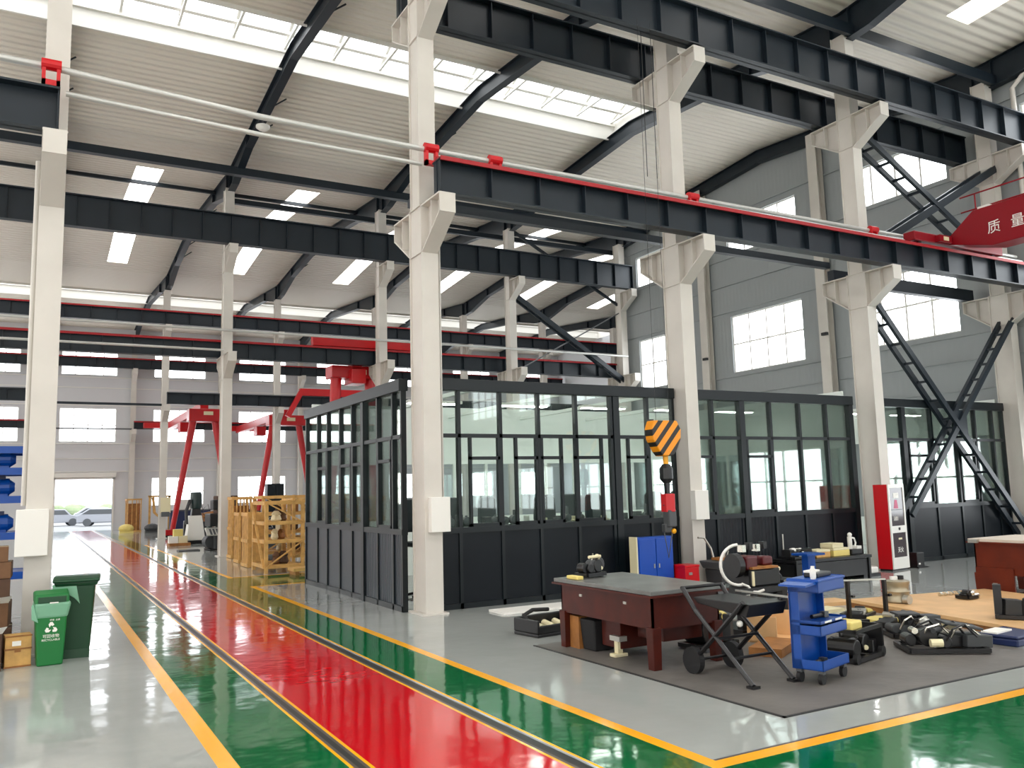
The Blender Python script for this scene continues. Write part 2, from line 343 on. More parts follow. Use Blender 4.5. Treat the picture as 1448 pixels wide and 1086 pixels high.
# ---- roof: shallow gables, ridge openings over spans one, two and four, translucent strips
VAL = [-22, -4, 14, 32, 49, 66.8]
def zroof(y):
    for a, b in zip(VAL, VAL[1:]):
        if a <= y <= b:
            h = (b-a)/2; return 14.3+0.7*(1-abs(y-(a+b)/2)/h)
    return 14.3
STRIP = [2.9+6*k for k in range(-2, 6)]   # strips are 0.95 wide
rf = MB(); strips = []
for s, (a, b) in enumerate(zip(VAL, VAL[1:])):
    mid = (a+b)/2; xe = XR+.2 if b <= 32 else XFAR+.2
    gap = 1.35 if s in (0, 1, 2, 4) else 0.0
    for (p, q) in ((a, mid-gap), (mid+gap, b)):
        # strip lengths: full slope in span three, short in the front span
        has = s == 3 or s in (0, 1)
        lo, hi = (a+1.2, b-1.2) if s == 3 else (a+1.1, b-1.1)
        ycuts = sorted({p, q} | ({max(p, lo), min(q, hi)} if has else set()))
        xc = sorted({XL-.2, xe} | ({v for k in STRIP for v in (k, k+0.95) if XL < v < xe-0.3} if has else set()))
        for j in range(len(ycuts)-1):
            y0, y1 = ycuts[j], ycuts[j+1]; ym = (y0+y1)/2
            for i in range(len(xc)-1):
                xm = (xc[i]+xc[i+1])/2
                isstrip = has and lo < ym < hi and any(k < xm < k+0.95 for k in STRIP)
                quad = [(xc[i],y0,zroof(y0)),(xc[i+1],y0,zroof(y0)),(xc[i+1],y1,zroof(y1)),(xc[i],y1,zroof(y1))]
                if isstrip: strips.append(quad)
                else: rf.add(quad+[(x,y,z+0.08) for x, y, z in quad], [(0,1,2,3),(7,6,5,4),(0,4,5,1),(1,5,6,2),(2,6,7,3),(3,7,4,0)])
    if gap:      # ridge light: curbs, sloping glazing, white frames
        x0, x1 = XL+.4, (18.3 if b <= 32 else XFAR-.4)
        zc = zroof(mid-gap)
        cb = MB()
        for sg in (-1, 1): cb.box(x0, x1, mid+sg*gap-.03, mid+sg*gap+.03, zc-.12, zc+0.55)
        cb.box(x0-.03, x0+.03, mid-gap, mid+gap, zc-.12, zc+1.0); cb.box(x1-.03, x1+.03, mid-gap, mid+gap, zc-.12, zc+1.0)
        for k in range(int((x1-x0)/1.5)+1):
            x = x0+k*1.5
            cb.bar((x, mid-gap, zc+.55), (x, mid, zc+1.0), .09, .09); cb.bar((x, mid+gap, zc+.55), (x, mid, zc+1.0), .09, .09)
            cb.bar((x, mid-gap, zc+.52), (x, mid+gap, zc+.52), .07, .06); cb.bar((x, mid-gap, zc+.0), (x+.75, mid, zc+.9), .06, .06)
        for sg, hh in ((-.5, .78), (.5, .78), (0, 1.0)): cb.box(x0, x1, mid+sg*gap-.08, mid+sg*gap+.08, zc+hh-.14, zc+hh-.04)
        for sg in (-1, 1): cb.box(x0, x1, mid+sg*(gap-.06)-.07, mid+sg*(gap-.06)+.07, zc+.40, zc+.56)
        wcount[0] += 1
        w_ = struct(cb.build('window_%d' % wcount[0], 'white_plastic'))
        gp = MB().add([(x0,mid-gap,zc+.58),(x1,mid-gap,zc+.58),(x1,mid,zc+1.05),(x0,mid,zc+1.05),(x0,mid+gap,zc+.58),(x1,mid+gap,zc+.58)], [(0,1,2,3),(3,2,5,4)])
        gp.build('pane', 'monitor_daylight' if s in (2, 4) else 'fill_daylight', w_)  # unseen front ridge lights glow stronger as added fill
        if b <= 32:       # closed roof between the ridge light's end and the gable wall
            for (p, q) in ((mid-gap, mid), (mid, mid+gap)):
                quad = [(x1,p,zroof(p)),(xe,p,zroof(p)),(xe,q,zroof(q)),(x1,q,zroof(q))]
                rf.add(quad+[(x,y,z+0.08) for x, y, z in quad], [(0,1,2,3),(7,6,5,4),(0,4,5,1),(1,5,6,2),(2,6,7,3),(3,7,4,0)])
struct(rf.build('ceiling', 'roof_sheet'))
for q in strips:
    wcount[0] += 1
    struct(MB().add([(x,y,z+.03) for x, y, z in q]+[(x,y,z+.06) for x, y, z in q], [(0,1,2,3),(7,6,5,4),(0,4,5,1),(1,5,6,2),(2,6,7,3),(3,7,4,0)]).build('window_%d' % wcount[0], 'roof_daylight'))
# ---- outside the open door
struct(MB().box(-40, 50, YF+.41, 190, -0.12, -0.02).build('ground_outside', 'ground_pale'))
hd = MB()
for k in range(46):
    x = -26+k*1.35+random.uniform(-.4,.4); r = random.uniform(.55, .95)
    hd.ball((x, 150+random.uniform(-3,3), r*0.7), r, 1.6, 1.0, random.uniform(.9,1.5), n=9)
tag(hd.build('tree_hedge', 'hedge_green'), 'pale green line of shrubs far outside the open door', 'hedge', kind='stuff')
def car(x, y, rz, label):
    c = thing('car', label, 'car', (x, y, -0.02), rz, 'cars parked outside the door', local=True)
    b = MB().prism([(-2.1,.3),(2.1,.3),(2.15,.75),(1.2,.95),(.75,1.42),(-1.2,1.45),(-1.9,.98),(-2.15,.9)], 'y', -.85, .85); b.build('body', 'car_white', c, bevel=.06)
    g = MB().prism([(1.02,.97),(.68,1.36),(-1.12,1.38),(-1.7,1.0)], 'y', -.87, .87); g.build('windows', 'grey_metal', c)
    for wx_ in (-1.3, 1.35):
        for wy in (-.8, .8): MB().cyl((wx_, wy-.1, .32), (wx_, wy+.1, .32), .32, 16).build('wheel', 'grey_metal', c)
car(1.6, 84, .12, 'pale car parked outside the door, first from its hinge-side jamb')
car(5.6, 92, .0, 'pale car parked farther out beyond the open door')
car(5.4, 80, -.2, 'pale car parked close outside the open door')
# ================================================================ STEELWORK
ROWS = [14.0, 32.0, 49.0, 65.9]
def bracket_mb(y_face, sgn, x, ztop, reach=0.78, root=0.85, tip=0.32):
    m = MB(); y0, y1 = y_face, y_face+sgn*reach
    m.prism([(y0, ztop-.03), (y1, ztop-.03), (y1, ztop-tip), (y0, ztop-root)], 'x', x-.012, x+.012)
    m.box(x-.16, x+.16, min(y0,y1), max(y0,y1), ztop-.03, ztop)
    m.bar((x, y1, ztop-tip), (x, y0, ztop-root), .30, .025, up=(1,0,0)) if False else m.prism([(y1, ztop-tip), (y0, ztop-root), (y0, ztop-root-.03), (y1, ztop-tip-.03)], 'x', x-.15, x+.15)
    m.box(x-.15, x+.15, y1-.015, y1+.015, ztop-tip-.03, ztop)
    ym = y0+sgn*reach*.5; m.box(x-.14, x+.14, ym-.01, ym+.01, ztop-(root+tip)/2, ztop)
    return m
def column(x, y, label, zt, lower, upper, group=None, depth=.56, near=(True,True), far=(True,False), foot=True):
    t = thing('steel_column', label, 'column', (x, y, 0), group=group)
    w = .165; d = depth/2
    zs = (lower or upper or zt)+.02
    m = MB().box(x-w, x+w, y-d, y-d+.022, 0, zs).box(x-w, x+w, y+d-.022, y+d, 0, zs).box(x-w+.035, x+w-.035, y-d+.02, y+d-.02, 0, zs)
    for z in (zs-.9, zs-.02): m.box(x-w, x+w, y-d, y+d, z, z+.015)
    m.build('lower_shaft', 'white_steel', t)
    d2 = d*.78
    m = MB().box(x-w, x+w, y-d2, y-d2+.02, zs, zt).box(x-w, x+w, y+d2-.02, y+d2, zs, zt).box(x-w+.035, x+w-.035, y-d2+.018, y+d2-.018, zs, zt)
    if upper:
        for z in (upper-.85, upper-.03): m.box(x-w, x+w, y-d2, y+d2, z, z+.015)
    m.build('upper_shaft', 'white_steel', t)
    if foot: MB().box(x-.24, x+.24, y-d-.06, y+d+.06, 0, .03).build('base_plate', 'white_steel', t)
    if lower:
        if near[0]: bracket_mb(y-d, -1, x, lower).build('bracket', 'white_steel', t)
        if far[0]: bracket_mb(y+d, 1, x, lower).build('bracket', 'white_steel', t)
    if upper:
        if near[1]: bracket_mb(y-d2, -1, x, upper, reach=.86).build('bracket', 'white_steel', t)
        if far[1]: bracket_mb(y+d2, 1, x, upper, reach=.86).build('bracket', 'white_steel', t)
    return t
def jbox(col_, x, y, z, w=.36, h=.6, d=.16):
    m = MB().box(x-w/2, x+w/2, y-d, y, z, z+h); m.build('junction_box', 'white_plastic', col_, bevel=.01)
ca = column(0.08, 14, 'white steel column behind the green bins, carrying a switch box', 13.6, 7.25, 11.4, far=(True,False), near=(True,False))
jbox(ca, 0.0, 13.74, 1.36, .40, .64)
cb_ = column(6.08, 14, 'white steel column at the corner of the glass office', 13.6, 7.25, 11.38, far=(True,True))
jbox(cb_, 6.16, 13.74, 1.40, .36, .6)
cc = column(12.05, 14, 'white steel column beside the blue cabinet and hanging hook', 13.6, 7.25, 11.38, far=(True,True))
jbox(cc, 12.06, 13.74, 1.38, .36, .6)
cd = column(18.02, 14, 'white steel column beside the red fire cabinet', 13.6, 7.25, 11.38, far=(True,True))
ce = column(24.02, 14, 'white steel column at the gable wall where the crossed ladder braces end', 13.6, 7.25, 11.38, far=(True,True))
lab2 = ['white steel column of the second row standing beside the wooden crates', 'white steel column of the second row above the office edge near the red gantry',
        'white steel column of the second row at the head of the long diagonal brace', 'white steel column of the second row at the foot of the long diagonal brace']
for k, x in enumerate((6, 12, 18, 24)):
    c2 = column(x, 32, lab2[k], 13.55, 7.25, 11.2, group='second row of columns', far=(True, False))
lab3 = ['white steel column of the third row beside the foot of the red gantry leg', 'white steel column of the third row between the two red gantry legs', 'thin white column of the third row behind the red gantry top',
        'thin white column of the third row just past the office corner column', 'thin white column of the third row under the long diagonal brace', 'thin white column of the third row at the far end of the red-topped beams']
for k, x in enumerate((6, 12, 18, 24, 30, 36)):
    c3 = column(x, 49, lab3[k], 13.4, 7.05, 11.35, group='third row of columns', far=(False, False))
    if k == 0: MB().box(5.86, 6.36, 48.50, 48.56, 1.35, 2.15).build('notice_board', 'cream', c3); MB().box(5.9, 6.3, 48.44, 48.50, 1.15, 1.4).build('tray', 'grey_metal', c3)
lab4 = ['white wall column beside the open vehicle door', 'white wall column between two back windows behind the gantry', 'white wall column of the back wall behind the crates', 'white wall column of the back wall behind the gantry top']
for k, x in enumerate((6, 12, 18, 24)):
    column(x, 66.0, lab4[k], 13.6, 7.0, 11.3, group='columns along the back wall', depth=.5, far=(False,False), near=(True,True))
# wind columns on the gable wall
for y, zt, lb in ((20.3, 14.55, 'white gable-wall column between two window bays, seen past the fire-cabinet column'), (26.4, 14.4, 'white gable-wall column seen close beside the blue-cabinet column')):
    t = thing('wall_column', lb, 'column', (24.18, y, 0), group='gable wall columns')
    MB().box(24.0, 24.02, y-.2, y+.2, 0, zt).box(24.3, 24.32, y-.2, y+.2, 0, zt).box(24.02, 24.3, y-.012, y+.012, 0, zt).build('shaft', 'white_steel', t)
    MB().box(23.9, 24.36, y-.26, y+.26, 0, .03).build('base_plate', 'white_steel', t)
    MB().bx(23.93, y-.1, 7.2, .12, .22, .1).build('flood_lamp', 'black_metal', t)
# crane runway beams
def runway(x0, x1, y, z0, z1, label, rail=None, step=1.0, group='crane runway beams', fl_=.34):
    t = thing('crane_beam', label, 'beam', ((x0+x1)/2, y, z0), group=group)
    m = MB().box(x0, x1, y-.012, y+.012, z0, z1).box(x0, x1, y-fl_/2, y+fl_/2, z1-.03, z1).box(x0, x1, y-fl_*.42, y+fl_*.42, z0, z0+.03)
    m.build('girder', 'dark_steel', t)
    n = int((x1-x0)/step)
    for k in range(n+1):
        x = x0+.02+(x1-x0-.04)*k/max(1,n)
        MB().box(x-.008, x+.008, y-fl_*.40, y+fl_*.40, z0+.03, z1-.03).build('stiffener', 'dark_steel', t)
    if rail: MB().box(x0, x1, y-.05, y+.05, z1, z1+.05).build('rail', rail, t)
    if rail == 'rail_red': MB().box(x0, x1, y-fl_/2-.03, y-fl_/2-.002, z1-.06, z1+.015).build('conductor_bar', 'rail_red', t)
    return t
runway(5.98, 24.3, 13.16, 7.28, 7.9, 'dark crane beam with red conductor bar on the lower brackets of the front columns', 'rail_red', .98)
runway(-12.2, 0.12, 13.16, 7.28, 7.9, 'short dark crane beam end resting on the column above the bins', 'grey_metal', .98)
runway(5.98, 24.2, 13.05, 11.42, 12.3, 'deep dark crane beam on the upper near-side brackets of the front columns', 'grey_metal', .98)
runway(5.98, 24.2, 14.85, 11.42, 12.3, 'deep dark crane beam hung behind the front columns under the roof', 'grey_metal', .98)
runway(-12.2, 24.1, 31.2, 11.22, 12.32, 'deep dark crane beam spanning the second column row below the roof strips', 'grey_metal', 1.0)
runway(-12.2, 24.1, 32.8, 7.25, 7.9, 'red-topped dark crane beam behind the second column row', 'rail_red', 1.0)
runway(-12.2, 42, 48.2, 11.38, 12.1, 'high red-topped dark crane beam on the third column row', 'rail_red', 1.2)
runway(6, 42, 48.2, 7.08, 7.68, 'low dark crane beam on the third column row carrying a red girder', 'grey_metal', 1.2)
runway(-12.2, -.1, 48.2, 7.08, 7.68, 'low dark crane beam of the third row seen past the bin column', 'grey_metal', 1.2)
runway(-12.2, 42, 65.4, 11.32, 12.02, 'high red-topped dark beam along the back wall windows', 'rail_red', 1.2)
runway(6, 42, 65.4, 7.02, 7.55, 'low red-topped dark beam along the back wall', 'rail_red', 1.2)
runway(-12.2, 0.0, 65.4, 7.02, 7.55, 'low red-topped dark beam on the back wall beyond the bin column', 'rail_red', 1.2)
# straight struts (single members)
def strut(label, p, q, w, h, m='dark_steel', name='tie_beam', cat='beam', group=None):
    mb = MB().bar(p, q, w, h)
    return tag(mb.build(name, m, org=p), label, cat, group, 'thing')
strut('dark eave strut over the second column row', (XL,30.2,13.62), (24.2,30.2,13.62), .25, .28)
strut('thin dark purlin strut crossing the first bright roof strips', (XL,35.0,14.42), (42,35.0,14.42), .1, .14)
strut('dark eave strut along the tops of the front columns under the roof', (6.3,13.66,13.62), (24.2,13.66,13.62), .12, .3)
strut('dark tie beam behind the front columns at crane-beam height', (6.2,14.95,7.70), (18,14.95,7.70), .16, .16)
strut('heavier dark tie beam behind the crossed braces at crane-beam height', (18.1,14.95,7.42), (24.1,14.95,7.42), .2, .34)
strut('thin dark tie running between the second-row column tops', (6,32.5,13.3), (24.2,32.5,13.3), .16, .2)
strut('thin dark tie bar across the lane at the third column row', (0.1,48.9,7.1), (5.85,48.9,7.1), .1, .12)
strut('thin grey tie bar across the lane in front of the back windows', (0.1,65.3,7.02), (5.9,65.3,7.02), .08, .1, 'grey_metal')
# roof rafters, one per frame line
def rafter(x, y0, y1, label):
    t = thing('roof_rafter', label, 'rafter', (x, y0, 13.5), group='roof rafters')
    st = set()
    for v in VAL:
        for dy in (-3.2, -.9, -.3, 0, .3, .9, 3.2): st.add(v+dy)
    for a, b in zip(VAL, VAL[1:]): st.add((a+b)/2)
    st = [y for y in sorted(st) if y0 < y < y1]; st = [y0]+st+[y1]
    def bot(y):
        d = min(abs(y-v) for v in VAL); zr = zroof(y)-.06
        if d >= 3.2: return zr-.46
        return zr-.46-(3.2-max(d,.9))/2.3*.34
    web = MB(); lo = MB(); up = MB()
    for a, b in zip(st, st[1:]):
        web.prism([(a,bot(a)),(b,bot(b)),(b,zroof(b)-.06),(a,zroof(a)-.06)], 'x', x-.008, x+.008)
        lo.prism([(a,bot(a)-.022),(b,bot(b)-.022),(b,bot(b)),(a,bot(a))], 'x', x-.13, x+.13)
        up.prism([(a,zroof(a)-.07),(b,zroof(b)-.07),(b,zroof(b)-.05),(a,zroof(a)-.05)], 'x', x-.11, x+.11)
    for v in VAL:
        for dy in (-3.2, 3.2, -.3, .3):
            y = v+dy
            if y0 < y < y1: web.box(x-.11, x+.11, y-.008, y+.008, bot(y), zroof(y)-.06)
    web.build('web', 'dark_steel', t); lo.build('bottom_flange', 'dark_steel', t); up.build('top_flange', 'dark_steel', t)
    for v in VAL[1:-1]:
        for dy in (-6.0, -4.2, 4.2, 6.0):
            y = v+dy
            if y0 < y < y1-1 and y > 10 and x < 24: MB().bar((x, y, bot(y)), (x+.55, y, zroof(y)-.08), .04, .04).build('fly_brace', 'dark_steel', t)
    return t
raf = [(0.05, 'dark roof rafter over the column above the bins'), (6.05, 'dark roof rafter over the office corner column'), (12.05, 'dark roof rafter over the column by the blue cabinet'),
       (18.05, 'dark roof rafter over the column by the fire cabinet'), (24.2, 'dark roof rafter against the grey gable wall')]
for x, lb in raf: rafter(x, -21.9, 66.3, lb)
rafter(30.05, 32.8, 66.3, 'far dark roof rafter seen over the diagonal brace'); rafter(36.05, 32.8, 66.3, 'farthest dark roof rafter beyond the gable wall corner')
# laced cross braces between the fire-cabinet column and the gable column
def laced(name, label, p, q, y0, y1, w=.14, n=9, cat='brace', group=None):
    t = thing(name, label, cat, p, group=group)
    for k, y in enumerate((y0, y1)):
        a = (p[0], y, p[2]); b = (q[0], y, q[2]); MB().bar(a, b, .09, w if k else w*1.0, up=(0,1,0) if False else (0,0,1)).build('chord', 'dark_steel', t)
    for i in range(1, n):
        f = i/n; x = p[0]+(q[0]-p[0])*f; z = p[2]+(q[2]-p[2])*f
        MB().box(x-.03, x+.03, y0, y1, z-.03, z+.03).build('rung', 'dark_steel', t)
    return t
laced('cross_brace', 'dark ladder-like brace falling from the fire-cabinet column to the wall foot', (18.2,13.72,6.45), (24.0,13.72,.35), 13.70, 14.06, n=13, group='ladder braces')
laced('cross_brace', 'dark ladder-like brace rising from behind the fire cabinet to the wall column', (18.9,13.72,1.2), (24.0,13.72,6.5), 13.72, 14.05, n=12, group='ladder braces')
MB().box(20.95, 21.5, 13.74, 13.77, 3.2, 3.85).build('gusset_plate', 'dark_steel', bpy.data.objects['cross_brace'])
laced('cross_brace', 'upper dark ladder-like brace running down onto the red crane girder', (18.2,13.72,11.0), (24.0,13.72,7.9), 13.78, 14.22, n=10, group='ladder braces')
laced('cross_brace', 'upper dark ladder-like brace rising above the red crane girder', (18.4,13.72,7.95), (24.0,13.72,10.95), 13.80, 14.20, w=.2, n=10, group='ladder braces')
t = laced('diagonal_brace', 'long dark perforated brace falling behind the office roof to the gable corner', (18.2,31.9,10.55), (24.0,31.9,6.95), 31.82, 32.1, w=.2, n=16)
tag(MB().bar((24.0,32,10.3),(18.2,32,7.2),.05,.05).build('brace_rod', 'grey_metal', org=(24,32,10.3)), 'thin grey brace rod crossing the long dark brace', 'brace')
tag(MB().bar((18.2,32.1,13.6),(24.0,32.1,10.6),.09,.12).build('brace_rod', 'dark_steel', org=(18,32,13.6)), 'dark angle brace under the roof by the gable corner', 'brace')
# pipes and lines
def pipe(label, pts, r, m='pipe_grey', name='conduit_pipe', cat='pipe'):
    return tag(MB().tube(pts, r, 10).build(name, m, org=pts[0], smooth=True), label, cat)
pipe('long silver festoon pipe spanning the lane above the crane beam', [(-12.2,13.3,8.42),(-.1,13.4,8.36),(3,13.45,8.22),(6.0,13.46,8.19),(12,13.46,8.2),(24,13.46,8.24)], .05)
pipe('thinner silver pipe strung below the festoon pipe across the lane', [(0.2,13.5,8.04),(3,13.5,7.94),(5.85,13.5,7.92)], .04)
pipe('second silver pipe lying along the red conductor bar', [(6.1,13.30,8.03),(15,13.30,8.05),(24,13.30,8.07)], .03)
pipe('silver cable pipe clamped to the second-row columns', [(-12.2,31.55,8.12),(6,31.6,8.12),(24.0,31.6,8.12)], .05)
pipe('thin silver pipe across the lane at the second column row', [(-12.2,31.5,7.36),(5.8,31.5,7.36)], .045)
pipe('white drain pipe standing beside the column above the bins', [(-.12,14.2,2.05),(-.12,14.2,7.2)], .035, 'white_steel', 'drain_pipe')
pipe('white conduit rising beside the office corner column', [(6.42,14.06,1.6),(6.42,14.06,7.0)], .02, 'white_steel', 'drain_pipe')
pipe('white rain pipe with an elbow beside the gable column', [(24.22,13.2,5.0),(24.22,13.2,13.2),(24.22,12.9,13.45),(24.22,11.5,13.6),(24.22,8,13.8)], .07, 'white_steel', 'rain_pipe')
def clamp(x, y, z, label):
    t = thing('pipe_clamp', label, 'clamp', (x, y, z), group='red pipe clamps')
    MB().box(x-.12, x+.12, y-.05, y+.05, z-.3, z-.22).box(x-.12, x-.07, y-.05, y+.05, z-.3, z+.02).box(x+.07, x+.12, y-.05, y+.05, z-.3, z+.02).build('saddle', 'fire_red', t)
    MB().cyl((x-.13,y,z+.02),(x+.13,y,z+.02),.085,12).build('collar', 'fire_red', t)
clamp(0.0, 13.38, 8.36, 'red pipe clamp on the column above the bins'); clamp(6.0, 13.42, 8.19, 'red pipe clamp on the office corner column'); clamp(7.3, 13.42, 8.19, 'red pipe clamp on the beam beside the office corner column')
clamp(12.1, 13.42, 8.2, 'red pipe clamp on the beam above the blue cabinet'); clamp(17.9, 13.42, 8.22, 'red pipe clamp on the beam at the fire-cabinet column')
for k, (x, y, z, lb) in enumerate(((6.05, 26.8, 14.05, 'small white lamp hung on the rafter near the ridge light'), (6.05, 39.5, 14.1, 'small white lamp hung on the rafter beyond the second row'))):
    t = thing('rafter_lamp', lb, 'lamp', (x, y, z)); MB().cyl((x,y,z),(x,y,z+.35),.03).build('stem', 'grey_metal', t); MB().lathe([(.02,z),(.22,z-.05),(.22,z-.12),(.12,z-.2),(.02,z-.22)],x,y).build('shade','white_plastic',t)
# ================================================================ GLASS OFFICES
def glass_wall(name, label, axis, pos, segs, posts, heavy, doors, ribbed=(), zt=4.15, group=None):
    """segs: runs of the wall (it stops at the columns); posts: uprights; heavy: thick posts; doors: (a, b) bays that carry an inner casement frame"""
    mid_ = (segs[0][0]+segs[-1][1])/2
    t = thing(name, label, 'glass wall', (mid_, pos, 0) if axis == 'y' else (pos, mid_, 0), group=group)
    def B(mb, u0, u1, d0, d1, z0, z1):
        return mb.box(u0,u1,pos+d0,pos+d1,z0,z1) if axis == 'y' else mb.box(pos+d0,pos+d1,u0,u1,z0,z1)
    for a0, a1 in segs:
        B(MB(), a0, a1, -.09, .09, 3.93, zt).build('header', 'dark_frame', t, bevel=.01)
        B(MB(), a0, a1, -.05, .05, 3.07, 3.14).build('transom', 'dark_frame', t)
        B(MB(), a0, a1, -.06, .06, 1.34, 1.44).build('sill_rail', 'dark_frame', t)
        B(MB(), a0, a1, -.05, .05, 0, .10).build('bottom_rail', 'dark_frame', t)
        ps = sorted(p for p in set(posts+heavy+[a0+.03, a1-.03]) if a0 < p < a1)
        for p in ps:
            w = .075 if p in heavy else .032
            B(MB(), p-w, p+w, -.07 if p in heavy else -.05, .05, .0, 3.93).build('mullion', 'dark_frame', t)
        for i, (p, q) in enumerate(zip(ps, ps[1:])):
            if q-p < .12: continue
            mid = (p+q)/2
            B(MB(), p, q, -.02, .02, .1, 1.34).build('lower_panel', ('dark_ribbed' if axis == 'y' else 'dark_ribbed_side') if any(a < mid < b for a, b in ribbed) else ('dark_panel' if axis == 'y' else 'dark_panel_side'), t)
            B(MB(), p, q, -.004, .004, 1.44, 3.07).build('pane', 'office_glass', t)
            B(MB(), p, q, -.004, .004, 3.14, 3.93).build('pane', 'office_glass', t)
    for (p, q) in doors:
        m = MB(); B(m, p, p+.05, -.055, .02, 1.44, 3.07); B(m, q-.05, q, -.055, .02, 1.44, 3.07); B(m, p, q, -.055, .02, 2.66, 2.72); B(m, p, q, -.055, .02, 1.44, 1.50)
        m.build('casement', 'dark_frame', t)
    return t
YO = 14.14
fp = [6.78, 7.65, 8.49, 9.36, 10.21, 11.15, 12.05, 12.94, 14.70, 15.64, 16.55]
glass_wall('office_front_wall', 'long dark-framed glass wall of the office facing the workbenches', 'y', YO, [(6.27,11.86),(12.24,17.48)], fp, [10.33, 13.80, 17.40],
           [(6.98,7.62), (7.95,8.45), (8.52,9.02), (9.30,9.98), (10.6,11.12), (12.2,12.9), (13.9,14.68)], ribbed=((12.9,14.8),))
lp = [19.62, 18.86, 17.96, 17.15, 16.45, 15.64, 14.83]
glass_wall('office_side_wall', 'shorter dark-framed glass wall of the office along the red lane', 'x', 5.80, [(14.36,20.6)], lp, [16.45], [(18.9,19.6),(17.2,17.9),(16.5,17.1),(14.9,15.6)], ribbed=((14.2,16.4),))
glass_wall('second_office_wall', 'separate dark-framed glass wall behind the crossed ladder braces', 'y', YO+.06, [(18.25,23.82)], [20.6, 21.62, 22.5, 23.3], [19.45], [(19.6,20.5),(21.7,22.4)])
# rear and end partitions, ceiling of the office
m = MB().box(5.9,23.9,20.52,20.6,0,1.4).box(5.9,23.9,20.52,20.6,2.8,4.3)
for k in range(20): m.box(5.9+k*.945,5.98+k*.945,20.52,20.6,1.4,2.8)
t = thing('office_rear_wall', 'white rear partition of the office seen through its glass', 'partition', (11.6,20.56,0)); m.build('panel', 'interior_white', t)
for k in range(19): MB().box(5.98+k*.945,6.84+k*.945,20.55,20.558,1.4,2.8).build('pane', 'clear_glass', t)
t = thing('office_end_wall', 'glazed end partition of the office beside the fire-cabinet column', 'partition', (17.42,17.4,0))
m = MB().box(17.38,17.45,14.3,20.5,0,1.4).box(17.38,17.45,14.3,20.5,2.9,4.3)
for k in range(7): m.box(17.38,17.45,14.3+k*1.02,14.38+k*1.02,1.4,2.9)
m.build('panel', 'interior_white', t); MB().box(17.41,17.42,14.3,20.5,1.4,2.9).build('pane', 'clear_glass', t)
t = thing('second_office_end_wall', 'white end partition of the second office against the gable windows', 'partition', (24.05,17.4,0))
m = MB().box(23.98,24.05,14.45,20.0,0,.9).box(23.98,24.05,14.45,20.0,3.3,4.3)
for k in range(4): m.box(23.98,24.05,14.45+k*1.82,14.55+k*1.82,.9,3.3)
m.build('panel', 'interior_white', t)
for k, (x, y) in enumerate([(7.4,16.6),(9.6,16.6),(11.8,16.6),(14.0,16.6),(16.0,16.6),(20.2,16.2),(22.4,16.2)]):
    t = thing('hanging_lamp', 'white strip lamp on a cross rail above the office, number %s from the lane side' % ['one','two','three','four','five','six','seven'][k], 'lamp', (x, y, 4.0), group='strip lamps over the offices')
    MB().box(x-.05,x+.05,YO+.06,20.52,4.02,4.10).build('cross_rail','interior_white',t); MB().box(x-.62,x+.62,y-.12,y+.12,3.96,4.02).build('housing','white_plastic',t); MB().box(x-.58,x+.58,y-.09,y+.09,3.945,3.96).build('diffuser','office_lamp',t)
# benches with parts, high-backed chairs inside
labs = ['dark inspection bench inside the office nearest its lane corner', 'dark inspection bench inside the office, second from the lane corner', 'dark inspection bench inside the office behind the thick post', 'dark inspection bench inside the office behind the blue cabinet', 'dark inspection bench inside the office at its far end']
for k in range(5):
    x0 = 6.5+k*2.15
    t = thing('inspection_bench', labs[k], 'bench', (x0+1,15.1,0), group='benches inside the office')
    MB().box(x0,x0+2.0,14.7,15.5,1.34,1.40).build('worktop','dark_grey',t)
    for a in (x0+.05, x0+1.95):
        for b in (14.75, 15.45): MB().box(a-.03,a+.03,b-.03,b+.03,0,1.34).build('leg','dark_steel',t)
    MB().box(x0+.08,x0+1.92,14.76,15.44,.4,.44).build('shelf','dark_grey',t)
R2 = random.Random(11)
small = []
for k in range(46):
    x = 6.6+k*.228+R2.uniform(-.04,.04); y = R2.uniform(14.85,15.35); kind = R2.choice(['pump','box','tray','white'])
    if int((x-6.5)/2.15) > 4 or (x-6.5) % 2.15 > 1.9: continue
    w = R2.uniform(.07,.10); h = R2.uniform(.10,.26)
    if kind == 'pump':
        mb = MB().cyl((x,y-w*.7,1.40+w),(x,y+w*.7,1.40+w),w,10).cyl((x,y,1.40+w),(x,y,1.40+h+.06),.03,8).bx(x,y,1.41,w*1.8,w*1.6,.02); nm, mm, lb = 'small_pump', 'grey_metal', 'small grey pump body on the bench inside the office'
    elif kind == 'box':
        mb = MB().bx(x,y,1.40+h/2,w*1.6,w*1.6,h,rz=R2.uniform(-.3,.3)); nm, mm, lb = 'parts_box', 'dark_grey', 'small dark parts box on the bench inside the office'
    elif kind == 'tray':
        mb = MB().bx(x,y,1.42,w*1.9,w*2,.04).bx(x,y,1.47,w,w,.08); nm, mm, lb = 'parts_tray', 'cream', 'small cream parts tray on the bench inside the office'
    else:
        mb = MB().bx(x,y,1.40+h*.4,w*1.4,w*.5,h*.8,rz=R2.uniform(-.5,.5)); nm, mm, lb = 'paper_stand', 'white_paper', 'small white card standing on the bench inside the office'
    tag(mb.build(nm, mm, org=(x,y,1.40), bevel=.008), lb, nm.split('_')[-1], 'small parts on the office benches: '+nm.replace('_',' '))
